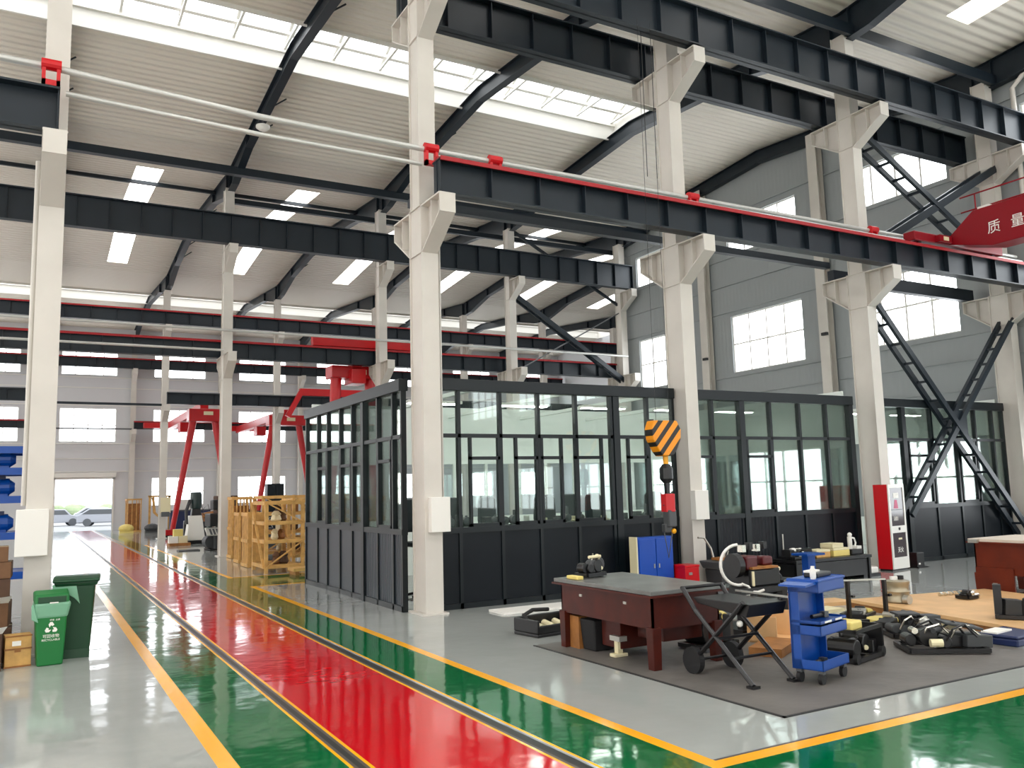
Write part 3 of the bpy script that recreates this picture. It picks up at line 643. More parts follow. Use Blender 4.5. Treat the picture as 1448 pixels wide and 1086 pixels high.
def chair(x, y, rz, label):
    t = thing('work_chair', label, 'chair', (x,y,0), rz, 'chairs inside the office', local=True)
    MB().prism([(-.24,1.28),(.24,1.28),(.27,1.45),(.25,1.88),(.18,1.96),(-.18,1.96),(-.25,1.88),(-.27,1.45)], 'y', .2, .27).build('backrest','chair_black',t,bevel=.03)
    MB().box(-.27,.27,-.27,.25,1.0,1.1).build('seat','chair_black',t,bevel=.03)
    MB().cyl((0,0,.1),(0,0,1.0),.03).build('post','grey_metal',t)
    m = MB()
    for k in range(5): m.bar((0,0,.1),(.32*math.cos(k*1.2566),.32*math.sin(k*1.2566),.03),.05,.05)
    m.build('foot_star','black_metal',t)
    MB().bar((0,.23,1.05),(0,.23,1.4),.06,.03,up=(0,1,0)).build('back_bar','black_metal',t)
for k, x in enumerate((6.9,7.75,8.9,10.0,10.9,11.75,13.1,14.1,15.2)):
    chair(x, 16.3+(k%3)*.25, R2.uniform(-.4,.4), 'dark high-backed chair behind the benches inside the office, number %s from the lane corner' % ['one','two','three','four','five','six','seven','eight','nine'][k])
# ================================================================ RED CRANES
# bridge crane on the lower beam in front
t = thing('bridge_crane', 'red bridge crane girder with white characters riding the lower crane beam', 'crane', (20.6,13.2,8.0))
MB().prism([(13.0,8.02),(13.0,8.20),(12.3,8.72),(-3.6,8.72),(-3.6,7.72),(11.9,7.72)], 'x', 20.25, 20.85).build('girder', 'crane_red_shaded', t, bevel=.015)
MB().box(18.9,22.6,13.0,13.32,8.0,8.24).build('end_truck', 'crane_red_shaded', t, bevel=.02)
for x in (19.2, 22.3): MB().cyl((x,13.08,8.10),(x,13.24,8.10),.13,16).build('wheel', 'black_metal', t)
MB().box(19.7,20.2,12.86,13.0,8.02,8.2).build('buffer_box', 'crane_red_shaded', t, bevel=.01)
MB().box(21.0,21.7,12.7,13.1,8.24,8.55).build('travel_motor', 'grey_metal', t, bevel=.03)
MB().box(20.3,20.8,11.9,12.2,8.72,8.78).build('top_plate','white_plastic',t)
for z in (8.95, 9.35): MB().cyl((20.9,13.0,z),(20.9,-3.5,z),.02,8).build('hand_rail','crane_red_shaded',t)
for k in range(7): MB().cyl((20.9,12.6-k*2.4,8.6),(20.9,12.6-k*2.4,9.35),.018,8).build('rail_post','crane_red_shaded',t)
text('lettering', '质', .34, 'white_paper', t, (20.243,11.80,8.14), (math.radians(90),0,math.radians(-90)))
text('lettering', '量', .34, 'white_paper', t, (20.243,11.22,8.14), (math.radians(90),0,math.radians(-90)))
MB().box(19.85,20.05,12.85,12.86,8.06,8.16).build('number_plate','cream',t)
# hook block on the hoist line
t = thing('hoist_hook', 'yellow and black striped crane hook block hanging beside the white column', 'hook', (10.43,12.75,2.7))
pl = [(-.33,.10),(-.355,.30),(-.29,.46),(.25,.46),(.345,.30),(.33,.10),(.20,-.14),(.12,-.21),(-.12,-.21),(-.2,-.12)]
MB().prism([(10.43+a,2.86+b) for a,b in pl],'y',12.62,12.86).build('striped_housing','hazard_stripes',t,bevel=.02)
MB().cyl((10.43,12.87,2.98),(10.43,12.93,2.98),.14,16).build('sheave_pin','black_metal',t)
MB().box(10.2,10.32,12.87,12.93,3.0,3.36).build('side_plate','dark_grey',t)
MB().cyl((10.46,12.74,2.66),(10.46,12.74,2.46),.05).build('shank','yellow_paint',t)
MB().lathe([(.07,2.5),(.13,2.42),(.13,2.22),(.07,2.14)],10.46,12.74,14).build('swivel','black_metal',t)
MB().tube([(10.46,12.74,2.2),(10.46,12.74,1.95),(10.55,12.74,1.84),(10.53,12.74,1.72),(10.44,12.74,1.69),(10.37,12.74,1.75)],.035,10).build('hook','black_metal',t)
MB().cyl((10.46,12.74,2.14),(10.46,12.74,1.93),.035).build('lower_shank','yellow_paint',t)
for dx in (-.16,.16): MB().cyl((10.43+dx,12.74,3.3),(10.43+dx,12.74,11.45),.0045,6).build('wire_rope','black_metal',t)
t = thing('load_cell', 'red box hanging on the crane hook with dark grabs and chains below', 'load cell', (10.47,12.74,1.4))
MB().box(10.36,10.58,12.66,12.82,1.6,1.94).build('case','fire_red',t,bevel=.015)
MB().box(10.42,10.50,12.70,12.78,1.9,2.22).build('shackle','black_metal',t)
MB().cyl((10.47,12.74,1.62),(10.47,12.74,1.5),.03).build('stem','black_metal',t)
MB().bx(10.5,12.74,1.48,.26,.14,.32,rz=.3).bx(10.40,12.74,1.30,.14,.12,.16).build('grab','dark_grey',t,bevel=.02)
MB().ball((10.56,12.72,1.24),.05).build('yellow_knob','yellow_paint',t,smooth=True)
MB().tube([(10.47,12.76,1.61),(10.38,12.78,1.2),(10.46,12.78,.75),(10.55,12.76,1.2),(10.5,12.76,1.61)],.012,6).build('chain','grey_metal',t)
# thin hoist wires in front of the upper columns
for k, (x, lb) in enumerate(((10.6,'thin steel wire hanging in front of the blue-cabinet column top'),(10.85,'second thin steel wire beside it under the upper beam'))):
    tag(MB().cyl((x,13.05,8.3),(x,13.05,11.43),.008,6).build('steel_wire','black_metal',org=(x,13.05,8.3)), lb, 'wire')
# semi-gantry cranes of the far bays
def gantry(x, y, ztop, half, spread, label, girder_to, body=.55, legr=.17, foot=True, group='red gantry cranes'):
    t = thing('gantry_crane', label, 'crane', (x,y,0), group=group)
    MB().box(x-half-.15,x+half+.15,y-.45,y+.45,ztop-body,ztop).build('head_beam','red_paint',t,bevel=.03)
    for s in (-1,1):
        MB().cyl((x+s*spread,y,.35),(x+s*half*.82,y,ztop-body+.05),legr*.8,14,r2=legr*1.15).build('leg','red_paint',t,smooth=True)
        m = MB().box(x+s*spread-.42,x+s*spread+.42,y-.2,y+.2,.12,.42); m.build('foot_truck','red_paint',t,bevel=.02)
        for d in (-.25,.25): MB().cyl((x+s*spread+d,y-.06,.12),(x+s*spread+d,y+.06,.12),.12,12).build('wheel','black_metal',t)
    MB().box(x-.22,x+.22,min(y,girder_to),max(y,girder_to),ztop-.1,ztop+.38).build('bridge_girder','red_paint',t,bevel=.02)
    MB().box(x-half-.9,x+half+.9,girder_to-.2,girder_to+.2,ztop+.05,ztop+.42).build('end_truck','red_paint',t,bevel=.02)
    MB().box(x-.3,x+.3,(y+girder_to)/2-.5,(y+girder_to)/2+.5,ztop-.75,ztop-.15).build('hoist','red_paint',t,bevel=.03)
    MB().bx(x+half*.2,y-.47,ztop-.25,.5,.03,.2).build('name_plate','cream',t)
    return t
gantry(8.2,49.9,7.0,.72,1.55,'red gantry crane with splayed legs seen between the lane columns',64.8,body=.7)
gantry(13.1,51.2,6.85,.95,1.75,'red gantry crane whose legs stand behind the wooden crates',64.8,body=.6)
t = gantry(11.4,33.75,7.3,.88,1.0,'tall red gantry crane rising behind the office roof edge',33.22,body=.5,legr=.2)
MB().box(9.4,13.8,32.66,32.94,7.952,8.33).build('drive_beam','red_paint',t,bevel=.02)
t = thing('bridge_crane', 'low red crane girder lying on the third-row beam behind the tall gantry', 'crane', (15,48.2,7.73)); MB().box(13.1,17.2,48.05,48.35,7.73,8.15).build('girder','red_paint',t,bevel=.02); MB().bar((13.15,47.9,8.0),(12.35,47.9,6.5),.22,.28).build('slanted_arm','red_paint',t)
# ================================================================ FLOOR ITEMS
PI = math.pi
# --- wheelie bins
def big_bin():
    t = thing('wheelie_bin', 'tall dark green wheelie bin with a lid behind the small green bin', 'bin', (.575,13.42,0), -.08, local=True)
    m = MB().taper(0,0,.10,.98,.36,.40,.46,.54); m.build('body','bin_dark_green',t,bevel=.025)
    MB().taper(0,0,.96,1.01,.50,.58,.54,.62).build('rim','bin_dark_green',t,bevel=.012)
    MB().prism([(-.34,1.01),(.33,1.01),(.30,1.06),(.12,1.085),(-.22,1.09),(-.34,1.05)],'x',-.285,.285).build('lid','bin_dark_green',t,bevel=.02)
    MB().cyl((-.22,.36,1.03),(.22,.36,1.03),.02).build('handle','bin_dark_green',t)
    for s in (-.14,.14): MB().cyl((s-.03,.16,.11),(s+.03,.16,.11),.11,16).build('wheel','black_rubber',t)
    m = MB().box(-.18,.18,-.2,-.14,0,.12); m.build('foot','bin_dark_green',t)
    MB().prism([(-.285,.99),(.0,.97),(.05,.72),(-.02,.80),(-.16,.9),(-.28,.86)],'y',-.285,-.262).build('bag_edge','bag',t,bevel=.008)
big_bin()
t = thing('recycling_bin', 'small bright green bin with a clear liner and white recycling mark', 'bin', (.255,12.98,0), .06, local=True)
MB().taper(0,0,0,.72,.30,.28,.37,.34).build('body','bin_green',t,bevel=.02)
b_ = MB().taper(0,0,.60,.80,.372,.345,.43,.40,.01,0); b_.build('liner_bag','bag',t,bevel=.03)
MB().prism([(-.15,.55),(-.23,.60),(-.235,.78),(-.21,.80)],'y',-.19,-.16).build('bag_fold','bag',t,bevel=.012)
m = MB().prism([(-.18,.76),(.16,.80),(.19,.93),(.0,.95),(-.17,.9)],'x',-.20,.20); m.build('lid','bin_green',t,bevel=.025)
MB().box(-.16,.16,-.195,-.18,.80,.875).build('flap','bin_dark_green',t,bevel=.01)
# recycling triangle: three bent arrows
tri = MB()
CT = [Vector((.10*math.cos(PI/2+k*2*PI/3), .475+.10*math.sin(PI/2+k*2*PI/3))) for k in range(3)]; CI = [Vector((.042*math.cos(PI/2+k*2*PI/3), .475+.042*math.sin(PI/2+k*2*PI/3))) for k in range(3)]
for k in range(3):
    a, b, c = CT[k], CT[k-1], CT[(k+1)%3]; ai, bi_, ci = CI[k], CI[k-1], CI[(k+1)%3]
    pts = [a.lerp(b,.40), a.lerp(b,.16), a.lerp(c,.16), a.lerp(c,.36), ai.lerp(ci,.50), ai.lerp(ci,.12), ai.lerp(bi_,.12), ai.lerp(bi_,.30)]
    tri.prism([tuple(p) for p in pts],'y',-.1655,-.158)
tri.build('recycling_mark','white_paper',t)
text('lettering','可回收物',.048,'white_paper',t,(0,-.1565,.372),(PI/2+.04,0,0)); text('lettering','RECYCLABLE',.036,'white_paper',t,(0,-.154,.325),(PI/2+.04,0,0))
text('lettering','环保  分类',.026,'white_paper',t,(.04,-.168,.575),(PI/2+.04,0,0)); MB().box(-.03,.07,-.207,-.2,.79,.805).build('white_tag','white_paper',t)
# --- small wooden crate, cardboard, rack on the near side
t = thing('wooden_box', 'small pale wooden box with a white label beside the green bin', 'box', (-.11,13.1,0), .1, local=True)
MB().box(-.15,.15,-.12,.12,0,.40).build('body','wood',t,bevel=.006)
for z in (.0,.22,.38): MB().box(-.155,.155,-.126,-.12,z,z+.02).build('edge_strip','wood_dark',t)
MB().box(-.07,.03,-.127,-.121,.27,.33).build('label_sheet','white_paper',t); MB().box(-.04,.03,-.127,-.121,.19,.235).build('brown_stamp','wood_dark',t)
R3 = random.Random(5)
def carton(x, y, z, sx, sy, sz, m, label, rz=0, flaps=False):
    t = thing('cardboard_box', label, 'box', (x,y,z), rz, 'cardboard boxes behind the bins', local=True)
    MB().box(-sx/2,sx/2,-sy/2,sy/2,0,sz).build('carton',m,t,bevel=.008)
    MB().box(-sx/2-.001,sx/2+.001,-.03,.03,sz,sz+.002).build('tape','cream',t)
    if flaps:
        MB().add([(-sx/2,-sy/2,sz),(sx/2,-sy/2,sz),(sx/2+.05,-sy/2-.14,sz+.1),(-sx/2+.02,-sy/2-.12,sz+.05)],[(0,1,2,3)]).build('paper_flap','white_paper',t)
carton(-.52,13.05,0,.46,.5,.46,'cardboard_dark','grey-brown carton with torn white paper beside the wooden box',.05,True)
carton(-.50,13.75,0,.62,.6,.45,'cardboard_dark','bottom carton of the stack behind the column box')
carton(-.52,13.75,.452,.6,.55,.32,'cardboard','second carton up in the stack, with white paper',-.06,True)
carton(-.55,13.8,.776,.62,.55,.30,'cardboard_dark','third carton up in the stack',.05)
carton(-.52,13.85,1.08,.6,.5,.22,'cardboard','fourth carton up in the stack',-.03)
carton(-.6,13.85,1.304,.66,.5,.20,'cardboard','topmost carton of the stack below the blue rack',.02)
t = thing('pallet_rack', 'blue pallet rack standing behind the cardboard stack', 'rack', (-1.0,17,0))
for x in (-1.95,-.74):
    for y in (16.6,17.5): MB().box(x-.05,x+.05,y-.04,y+.04,0,3.05).build('upright','blue_paint',t)
for z in (.9,1.55,2.15,2.62,2.98):
    for y in (16.6,17.5): MB().box(-1.9,.08,y-.03,y+.03,z-.06,z+.06).build('shelf_beam','blue_paint',t)
    MB().box(-1.9,.06,16.63,17.47,z+.0,z+.05).build('deck','blue_paint',t)
for y in (16.6,17.5): MB().box(.02,.10,y-.04,y+.04,0,3.05).build('upright','blue_paint',t)
k = 0
for z in (1.6,2.2,2.67):
    for x in (-.48,-.95,-1.4):
        k += 1; nm = ['first','second','third'][(k-1)//3]
        e = thing('electric_motor', 'blue electric motor on the %s loaded shelf of the rack, %s from the column' % (nm, ['nearest','middle','farthest'][(k-1)%3]), 'motor', (x,16.9,z), group='blue motors on the rack')
        MB().cyl((x-.17,16.9,z+.16),(x+.12,16.9,z+.16),.15,18).build('stator','blue_paint',e); MB().cyl((x+.12,16.9,z+.16),(x+.2,16.9,z+.16),.13,18,r2=.07).build('end_bell','blue_paint',e)
        MB().box(x-.15,x+.1,16.78,17.02,z,z+.05).build('foot','blue_paint',e); MB().box(x-.08,x+.06,16.84,16.96,z+.29,z+.36).build('terminal_box','navy',e)
# --- mat and workbench
tag(MB().box(5.98,10.6,5.80,10.2,0,.008).build('floor_mat',['mat_grey'],org=(8,8,0)), 'worn dark grey mat under the workbench and trolleys', 'mat')
ed = MB().box(5.95,10.6,5.77,5.80,0,.010).box(5.95,5.98,5.77,10.2,0,.010); o = ed.build('edge_band','mat_edge',bpy.data.objects['floor_mat'])
def workbench(loc, w, l, h, label, body, top, apron=.44, panel_left=False):
    t = thing('workbench', label, 'workbench', loc, local=True)
    MB().box(-.05,w+.05,-.05,l+.05,h-.05,h).build('top',top,t,bevel=.006)
    m = MB().box(.02,w-.02,.02,.045,h-apron,h-.05).box(.02,w-.02,l-.045,l-.02,h-apron,h-.05).box(.02,.045,.02,l-.02,h-apron,h-.05).box(w-.045,w-.02,.02,l-.02,h-apron,h-.05)
    m.build('apron',body,t)
    MB().box(-.07,w+.07,-.07,l+.07,h-.075,h-.051).build('edge_angle',body,t)
    for x in (0,w):
        for y in (0,l): MB().taper(x+(.06 if x==0 else -.06),y+(.06 if y==0 else -.06),.008,h-apron+.02,.11,.11,.13,.13).build('leg',body,t,bevel=.006)
    return t
wb = workbench((6.22,7.95,0),1.05,1.98,.90,'dark red steel workbench with a grey top on the worn mat','bench_red','bench_top')
MB().box(.2,.8,.9,1.3,.10,.46).build('drawer_unit','bench_red',wb,bevel=.01); MB().box(.35,.95,.25,.75,.26,.48).build('cupboard','bench_red',wb,bevel=.01)
for y in (.5,1.45): MB().box(.008,.02,y,y+.06,.70,.73).build('lock_plate','alu',wb)
tag(MB().taper(6.5,9.45,.008,.40,.30,.28,.36,.34).build('waste_tub','black_rubber',org=(6.5,9.45,0),bevel=.02),'black waste tub under the dark red workbench','tub')
t = thing('bench_vise','small pale vise on the floor under the dark red workbench','vise',(6.42,8.9,0.008)); MB().box(6.32,6.52,8.84,8.96,.008,.05).box(6.38,6.46,8.86,8.94,.05,.2).build('body','cream',t,bevel=.01); MB().box(6.36,6.48,8.80,9.0,.2,.26).build('jaw','alu',t)
tag(MB().box(6.30,6.55,9.60,9.85,.008,.42).build('parts_carton','wood_dark',org=(6.4,9.7,0)),'brown carton under the back of the dark red workbench','carton')
tag(MB().bx(6.28,9.62,.925,.10,.26,.045).build('yellow_pad','yellow_pad',org=(6.28,9.6,.90),bevel=.01),'pale yellow pad at the corner of the workbench top','pad')
w2 = workbench((14.86,6.9,0),1.4,2.72,1.0,'rust-red workbench with a pale top beside the plywood sheets','bench_red_bright','pale_top',apron=.62)
MB().box(-.02,.02,2.0,2.68,.05,.5).build('side_panel','bench_red_bright',w2); MB().box(-.03,.0,2.3,2.38,.2,.24).build('lock_plate','alu',w2); MB().box(-.12,-.05,2.55,2.72,.93,.99).build('rail_strip','alu',w2)
# --- clutter assemblies: machine parts built from a frame, housings, rollers, hoses
def assembly(name, label, cat, loc, rz, size, seed, main='black_metal', accents=('chrome','dark_grey','cream'), group=None, hoses=3, plate=None, wheels=False, frame=True):
    R = random.Random(seed); sx, sy, sz = size
    t = thing(name, label, cat, loc, rz, group, local=True)
    if frame:
        m = MB()
        for y in (-sy/2, sy/2): m.bar((-sx/2,y,.04),(sx/2,y,.04),.05,.05)
        for x in (-sx/2, 0, sx/2): m.bar((x,-sy/2,.04),(x,sy/2,.04),.05,.05)
        m.build('base_frame', main, t)
    if wheels:
        for x in (-sx/2, sx/2):
            for y in (-sy/2, sy/2): MB().cyl((x,y-.025,.06),(x,y+.025,.06),.06,14).build('wheel','black_rubber',t)
    n = 5
    for k in range(n):
        w = R.uniform(.25,.45)*sx; d = R.uniform(.35,.7)*sy; h = R.uniform(.35,.8)*sz
        x = -sx/2+sx*(k+.5)/n; y = R.uniform(-.15,.15)*sy
        if R.random() < .55: mb = MB().bx(x,y,.05+h/2,w,d,h,rz=R.uniform(-.4,.4),ry=R.uniform(-.2,.2))
        else: mb = MB().cyl((x,y-d*.5,.05+h*.5),(x,y+d*.5,.05+h*.5),h*.45,16)
        mb.build('housing', main if R.random() < .75 else accents[1], t, bevel=.012)
    for k in range(5):
        x = R.uniform(-.42,.42)*sx; y = R.uniform(-.5,.3)*sy; z = R.uniform(.3,.95)*sz; r = R.uniform(.02,.05)
        d = R.choice(((0,1,0),(1,0,0),(.7,.7,0))); L = R.uniform(.08,.22)
        MB().cyl((x,y,z),(x+d[0]*L,y+d[1]*L,z),r,12).build('fitting', R.choice(accents), t)
    for k in range(hoses):
        x0 = R.uniform(-.4,.1)*sx; y0 = R.uniform(-.4,.3)*sy; pts = [(x0,y0,.4*sz),(x0+.08*sx,y0-.05,.8*sz),(x0+.25*sx,y0,sz*R.uniform(.8,1.0)),(x0+.42*sx,y0+.05,.5*sz)]
        MB().tube(pts,.014,8).build('hose', R.choice((main,)+tuple(accents[:1])), t, smooth=True)
    if plate: MB().bx(plate[0]*sx,plate[1]*sy,sz*plate[2],sx*.5,sy*.6,.03,ry=plate[3]).build('cover_plate','dark_grey',t,bevel=.008)
    return t
assembly('gearbox_unit','small black gearbox with chrome knobs on the back edge of the dark red workbench','gearbox',(6.60,9.72,.90),.2,(.34,.22,.30),3,hoses=1)
tag(MB().box(7.0,8.5,12.95,13.5,.0,.035).build('white_board','white_paper',org=(7.7,13.2,0)),'white board lying flat on the floor by the office wall','board')
t = thing('parts_trough','black trough of white parts on the floor beside the dark red workbench','trough',(6.75,11.0,0),.15,local=True)
MB().box(-.5,.5,-.28,.28,.0,.05).box(-.5,-.46,-.28,.28,.05,.24).box(.46,.5,-.28,.28,.05,.24).box(-.5,.5,-.28,-.24,.05,.16).box(-.5,.5,.24,.28,.05,.24).build('tray','black_metal',t,bevel=.015)
for k in range(4): MB().cyl((-.3+k*.2,-.15,.10),(-.22+k*.2,.16,.12),.05,12).build('white_part','cream',t)
MB().tube([(-.42,-.1,.1),(-.45,.1,.28),(-.2,.2,.32),(.1,.2,.3)],.03,8).build('hose','black_rubber',t,smooth=True)
# --- folding cross-leg stand
t = thing('folding_stand','black cross-legged folding stand with two disc wheels beside the workbench','stand',(6.8,7.1,0))
for x in (6.52,7.10):
    MB().tube([(x,6.72,.03),(x,7.55,.70),(x,7.75,.93)],.026,8).build('leg','black_metal',t)
    MB().tube([(x,7.62,.14),(x,6.95,.72),(x,6.80,.86)],.026,8).build('leg','black_metal',t)
    MB().cyl((x-.035,7.62,.15),(x+.035,7.62,.15),.145,24).build('wheel','black_rubber',t)
    MB().box(x-.05,x+.05,6.67,6.77,.008,.035).build('foot','black_metal',t)
MB().cyl((6.52,7.62,.15),(7.1,7.62,.15),.016).build('axle','black_metal',t); MB().cyl((6.52,7.0,.26),(7.1,7.0,.26),.016).build('stretcher','black_metal',t); MB().cyl((6.52,7.2,.44),(7.1,7.2,.44),.016).build('stretcher','black_metal',t)
MB().cyl((6.5,7.75,.93),(7.15,7.75,.93),.02).build('handle_bar','black_metal',t)
MB().prism([(6.74,.84),(7.62,.84),(7.55,.78),(6.8,.70)],'x',6.55,7.10).build('trough_tray','black_metal',t,bevel=.01)
MB().bx(7.09,7.1,.88,.02,.8,.02).build('edge_strip','alu',t); MB().ball((6.60,6.95,.62),.035).build('white_knob','white_plastic',t,smooth=True)
# --- blue tool trolley
t = thing('tool_trolley','blue open-shelf tool trolley on castors at the edge of the mat','trolley',(7.42,6.62,0),math.radians(16),local=True)
hx, hy = .31, .17
MB().box(-hx,-hx+.02,hy-.11,hy,.15,1.06).build('rear_post','blue_paint',t); MB().box(-hx,-hx+.09,hy-.022,hy+.002,.15,1.06).build('post_flange','blue_paint',t); MB().box(-hx,hx,hy-.02,hy,.15,1.05).build('back_panel','blue_paint',t)
MB().box(hx-.02,hx,hy-.10,hy,.15,1.06).build('rear_post','blue_paint',t)
for z, hgt in ((.15,.10),(.50,.10),(.62,.03),(.94,.14)):
    MB().box(-hx,hx,-hy,hy,z,z+.012).build('shelf','blue_paint',t)
    MB().box(-hx,hx,-hy,-hy+.012,z,z+hgt).box(hx-.012,hx,-hy,hy,z,z+hgt).box(-hx,-hx+.012,-hy,hy,z,z+hgt).build('shelf_lip','blue_paint',t)
MB().box(-hx-.01,hx+.02,-hy-.01,hy+.01,1.05,1.075).build('top_tray','blue_paint',t,bevel=.006)
MB().prism([(-hx-.24,1.04),(-hx,1.06),(-hx,1.03),(-hx-.24,1.02)],'y',-.15,.15).build('push_handle','blue_paint',t)
for x in (-hx+.06,hx-.06):
    for y in (-hy+.05,hy-.05): MB().cyl((x,y-.02,.065),(x,y+.02,.065),.06,16).build('castor','black_rubber',t); MB().box(x-.03,x+.03,y-.03,y+.03,.11,.15).build('castor_fork','grey_metal',t)
for x in (-.12,.13): MB().box(x-.09,x+.07,-hy-.002,-hy,.625,.645).build('label_strip','white_paper',t)
TR = t
def on_trolley(lx, ly): a = math.radians(16); return (7.42+lx*math.cos(a)-ly*math.sin(a), 6.62+lx*math.sin(a)+ly*math.cos(a))
t2 = thing('spray_bottle','white capped bottle standing on the blue trolley top','bottle',(*on_trolley(-.22,-.08),1.075)); x,y = on_trolley(-.22,-.08)
MB().lathe([(.028,1.075),(.032,1.10),(.032,1.17),(.02,1.19),(.02,1.21)],x,y,14).build('bottle','white_plastic',t2,smooth=True)
x,y = on_trolley(.05,0); tag(MB().bx(x,y,1.10,.34,.16,.05,rz=.28).build('tool_case','black_metal',org=(x,y,1.075),bevel=.015),'flat black tool case on the blue trolley top','case')
x,y = on_trolley(.0,.04); tag(MB().bx(x,y,1.135,.20,.09,.02,rz=.28).build('paper_pad','white_paper',org=(x,y,1.125)),'small white papers lying on the black tool case','paper')
for k,(lx,z,lb) in enumerate(((-.1,.162,'grey tools on the bottom shelf of the blue trolley'),(.05,.512,'grey tools on the middle shelf of the blue trolley'),(.0,.632,'dark tools under the upper bay of the blue trolley'))):
    x,y = on_trolley(lx,0); e = thing('hand_tool',lb,'tool',(x,y,z)); MB().cyl((x-.1,y,z+.03),(x+.1,y+.03,z+.03),.022).build('handle','black_metal',e); MB().bx(x+.13,y+.03,z+.035,.06,.07,.06).build('head','grey_metal',e)
# --- red machine behind the stand
t = thing('test_machine','dark red pump test machine with a large white ring, behind the folding stand','machine',(8.75,9.3,0))
MB().box(8.3,9.3,9.0,9.7,.008,.08).box(8.35,8.45,9.05,9.15,.08,.62).box(9.15,9.25,9.05,9.15,.08,.62).box(8.35,8.45,9.55,9.65,.08,.62).box(9.15,9.25,9.55,9.65,.08,.62).box(8.3,9.3,9.0,9.7,.56,.64).build('stand','black_metal',t)
ring = [(8.42+.02*math.cos(a),9.1+.27*math.sin(a)*.75,.98+.29*math.cos(a)) for a in [2*PI*i/24 for i in range(20)]]
MB().tube([(8.40+.24*math.sin(a)*-1,9.12+.10*math.sin(a),.96+.28*math.cos(a)) for a in [PI*.0+i*PI*1.05/14 for i in range(15)]],.022,10).build('white_ring','white_plastic',t,smooth=True)
MB().tube([(8.42,9.1,.70),(8.5,9.05,.66),(8.52,9.02,.60),(8.62,9.0,.58),(8.74,9.0,.60)],.018,8).build('white_hose','white_plastic',t,smooth=True)
MB().cyl((8.40,9.25,.94),(8.50,9.25,.94),.17,24).build('flywheel','black_metal',t)
MB().bx(8.66,9.25,.97,.24,.26,.2,rz=.1).build('red_housing','machine_red',t,bevel=.03); MB().bx(9.0,9.25,.98,.2,.22,.13).build('red_motor','machine_red',t,bevel=.03)
MB().bx(8.85,9.15,.90,.5,.2,.03).build('bronze_tray','wood_dark',t); MB().bx(8.88,9.3,.76,.60,.4,.24).build('gear_case','black_metal',t,bevel=.02)
t.location.x += .3
MB().cyl((8.6,9.05,.66),(8.6,9.05,.86),.02).build('bleed_valve','cream',t)
for k in range(4): MB().bx(8.7+k*.14,9.35,1.16+.03*(k%2),.07,.1,.10).build('fitting',('chrome','black_metal')[k%2],t)
assembly('engine_block','black engine block with pale fittings under the red test machine','engine',(7.75,8.75,.008),.3,(.6,.5,.55),17,accents=('yellow_pad','dark_grey','white_plastic'),hoses=3)
tag(MB().bx(7.55,8.55,.72,.42,.3,.035,rz=.2).bx(7.55,8.55,.35,.06,.06,.69).bx(7.55,8.55,.03,.3,.3,.04).build('small_stand','grey_metal',org=(7.55,8.55,0.008)),'small grey plate on a post between the workbench and red machine','stand')
# --- open wooden box and slab beyond the stand
t = thing('open_wooden_box','open plywood box standing between the folding stand and blue trolley','box',(8.75,8.55,0.008),.5,local=True)
MB().box(-.3,.3,.26,.29,0,.40).box(-.3,-.27,-.1,.26,0,.34).box(.27,.3,-.25,.26,0,.36).box(-.3,.3,-.25,.26,0,.03).build('panels','plywood',t); MB().box(-.32,.32,.245,.30,.38,.41).build('rim','wood_dark',t)
tag(MB().bx(8.15,8.0,.06,.8,.4,.10,rz=.5).build('timber_slab','wood_dark',org=(8.15,8,0.008)),'low timber slab on the mat in front of the open box','timber')
# --- carts and black units
t = assembly('parts_cart','low black steel cart with a drip tray behind the blue trolley','cart',(8.55,7.2,.008),.25,(.66,.5,.30),23,wheels=True,accents=('cream','dark_grey','chrome'),hoses=2)
MB().box(-.36,.36,-.27,-.23,.34,.38).box(-.36,.36,.23,.27,.34,.38).box(-.36,-.32,-.27,.27,.34,.38).box(.32,.36,-.27,.27,.06,.38).build('top_frame','black_metal',t); MB().box(-.30,-.02,-.2,.15,.36,.46).build('cream_box','yellow_pad',t,bevel=.02)
t = thing('post_stand','black two-post stand with a thin silver crossbar on a yellow base','stand',(10.85,8.75,0.008))
for x,y in ((10.58,8.85),(11.1,8.62)): MB().bar((x,y,.0),(x,y,.62),.05,.05).build('post','black_metal',t); MB().cyl((x+.02,y-.05,.4),(x+.07,y-.05,.4),.02).build('knob','black_metal',t)
MB().bar((10.2,9.02,.63),(11.12,8.61,.63),.03,.02).build('crossbar','alu',t); MB().lathe([(.28,.008),(.28,.06),(.2,.07)],11.1,8.62,20).build('base','yellow_pad',t)
MB().bar((10.58,8.85,.03),(11.1,8.62,.03),.06,.05).build('base_bar','black_metal',t)
assembly('gear_unit','dark gear unit with yellow base behind the blue trolley shelves','gearbox',(9.9,9.35,.008),.2,(.45,.4,.5),31,accents=('chrome','yellow_paint','white_plastic'))
assembly('engine_unit','larger black engine unit with a slanted grey cover on the mat','engine',(9.78,6.85,.008),-.62,(.9,.55,.36),41,accents=('chrome','dark_grey','cream'),hoses=5,plate=(.25,.0,.85,.18))
assembly('engine_unit','smaller black engine unit with a flat grey cover behind the larger one','engine',(10.35,7.68,.008),-.55,(.6,.45,.30),43,accents=('chrome','dark_grey','white_plastic'),hoses=3,plate=(-.1,.0,1.0,.0))
assembly('cable_bundle','flat tangle of black arms and cables beside the plywood edge','cables',(10.95,8.35,0.0),.2,(.8,.4,.14),47,accents=('alu','dark_grey','yellow_pad'),hoses=4)
t = thing('equipment_case','flat navy blue case lying at the edge of the mat by the plywood','case',(11.05,6.72,0),.12,local=True)
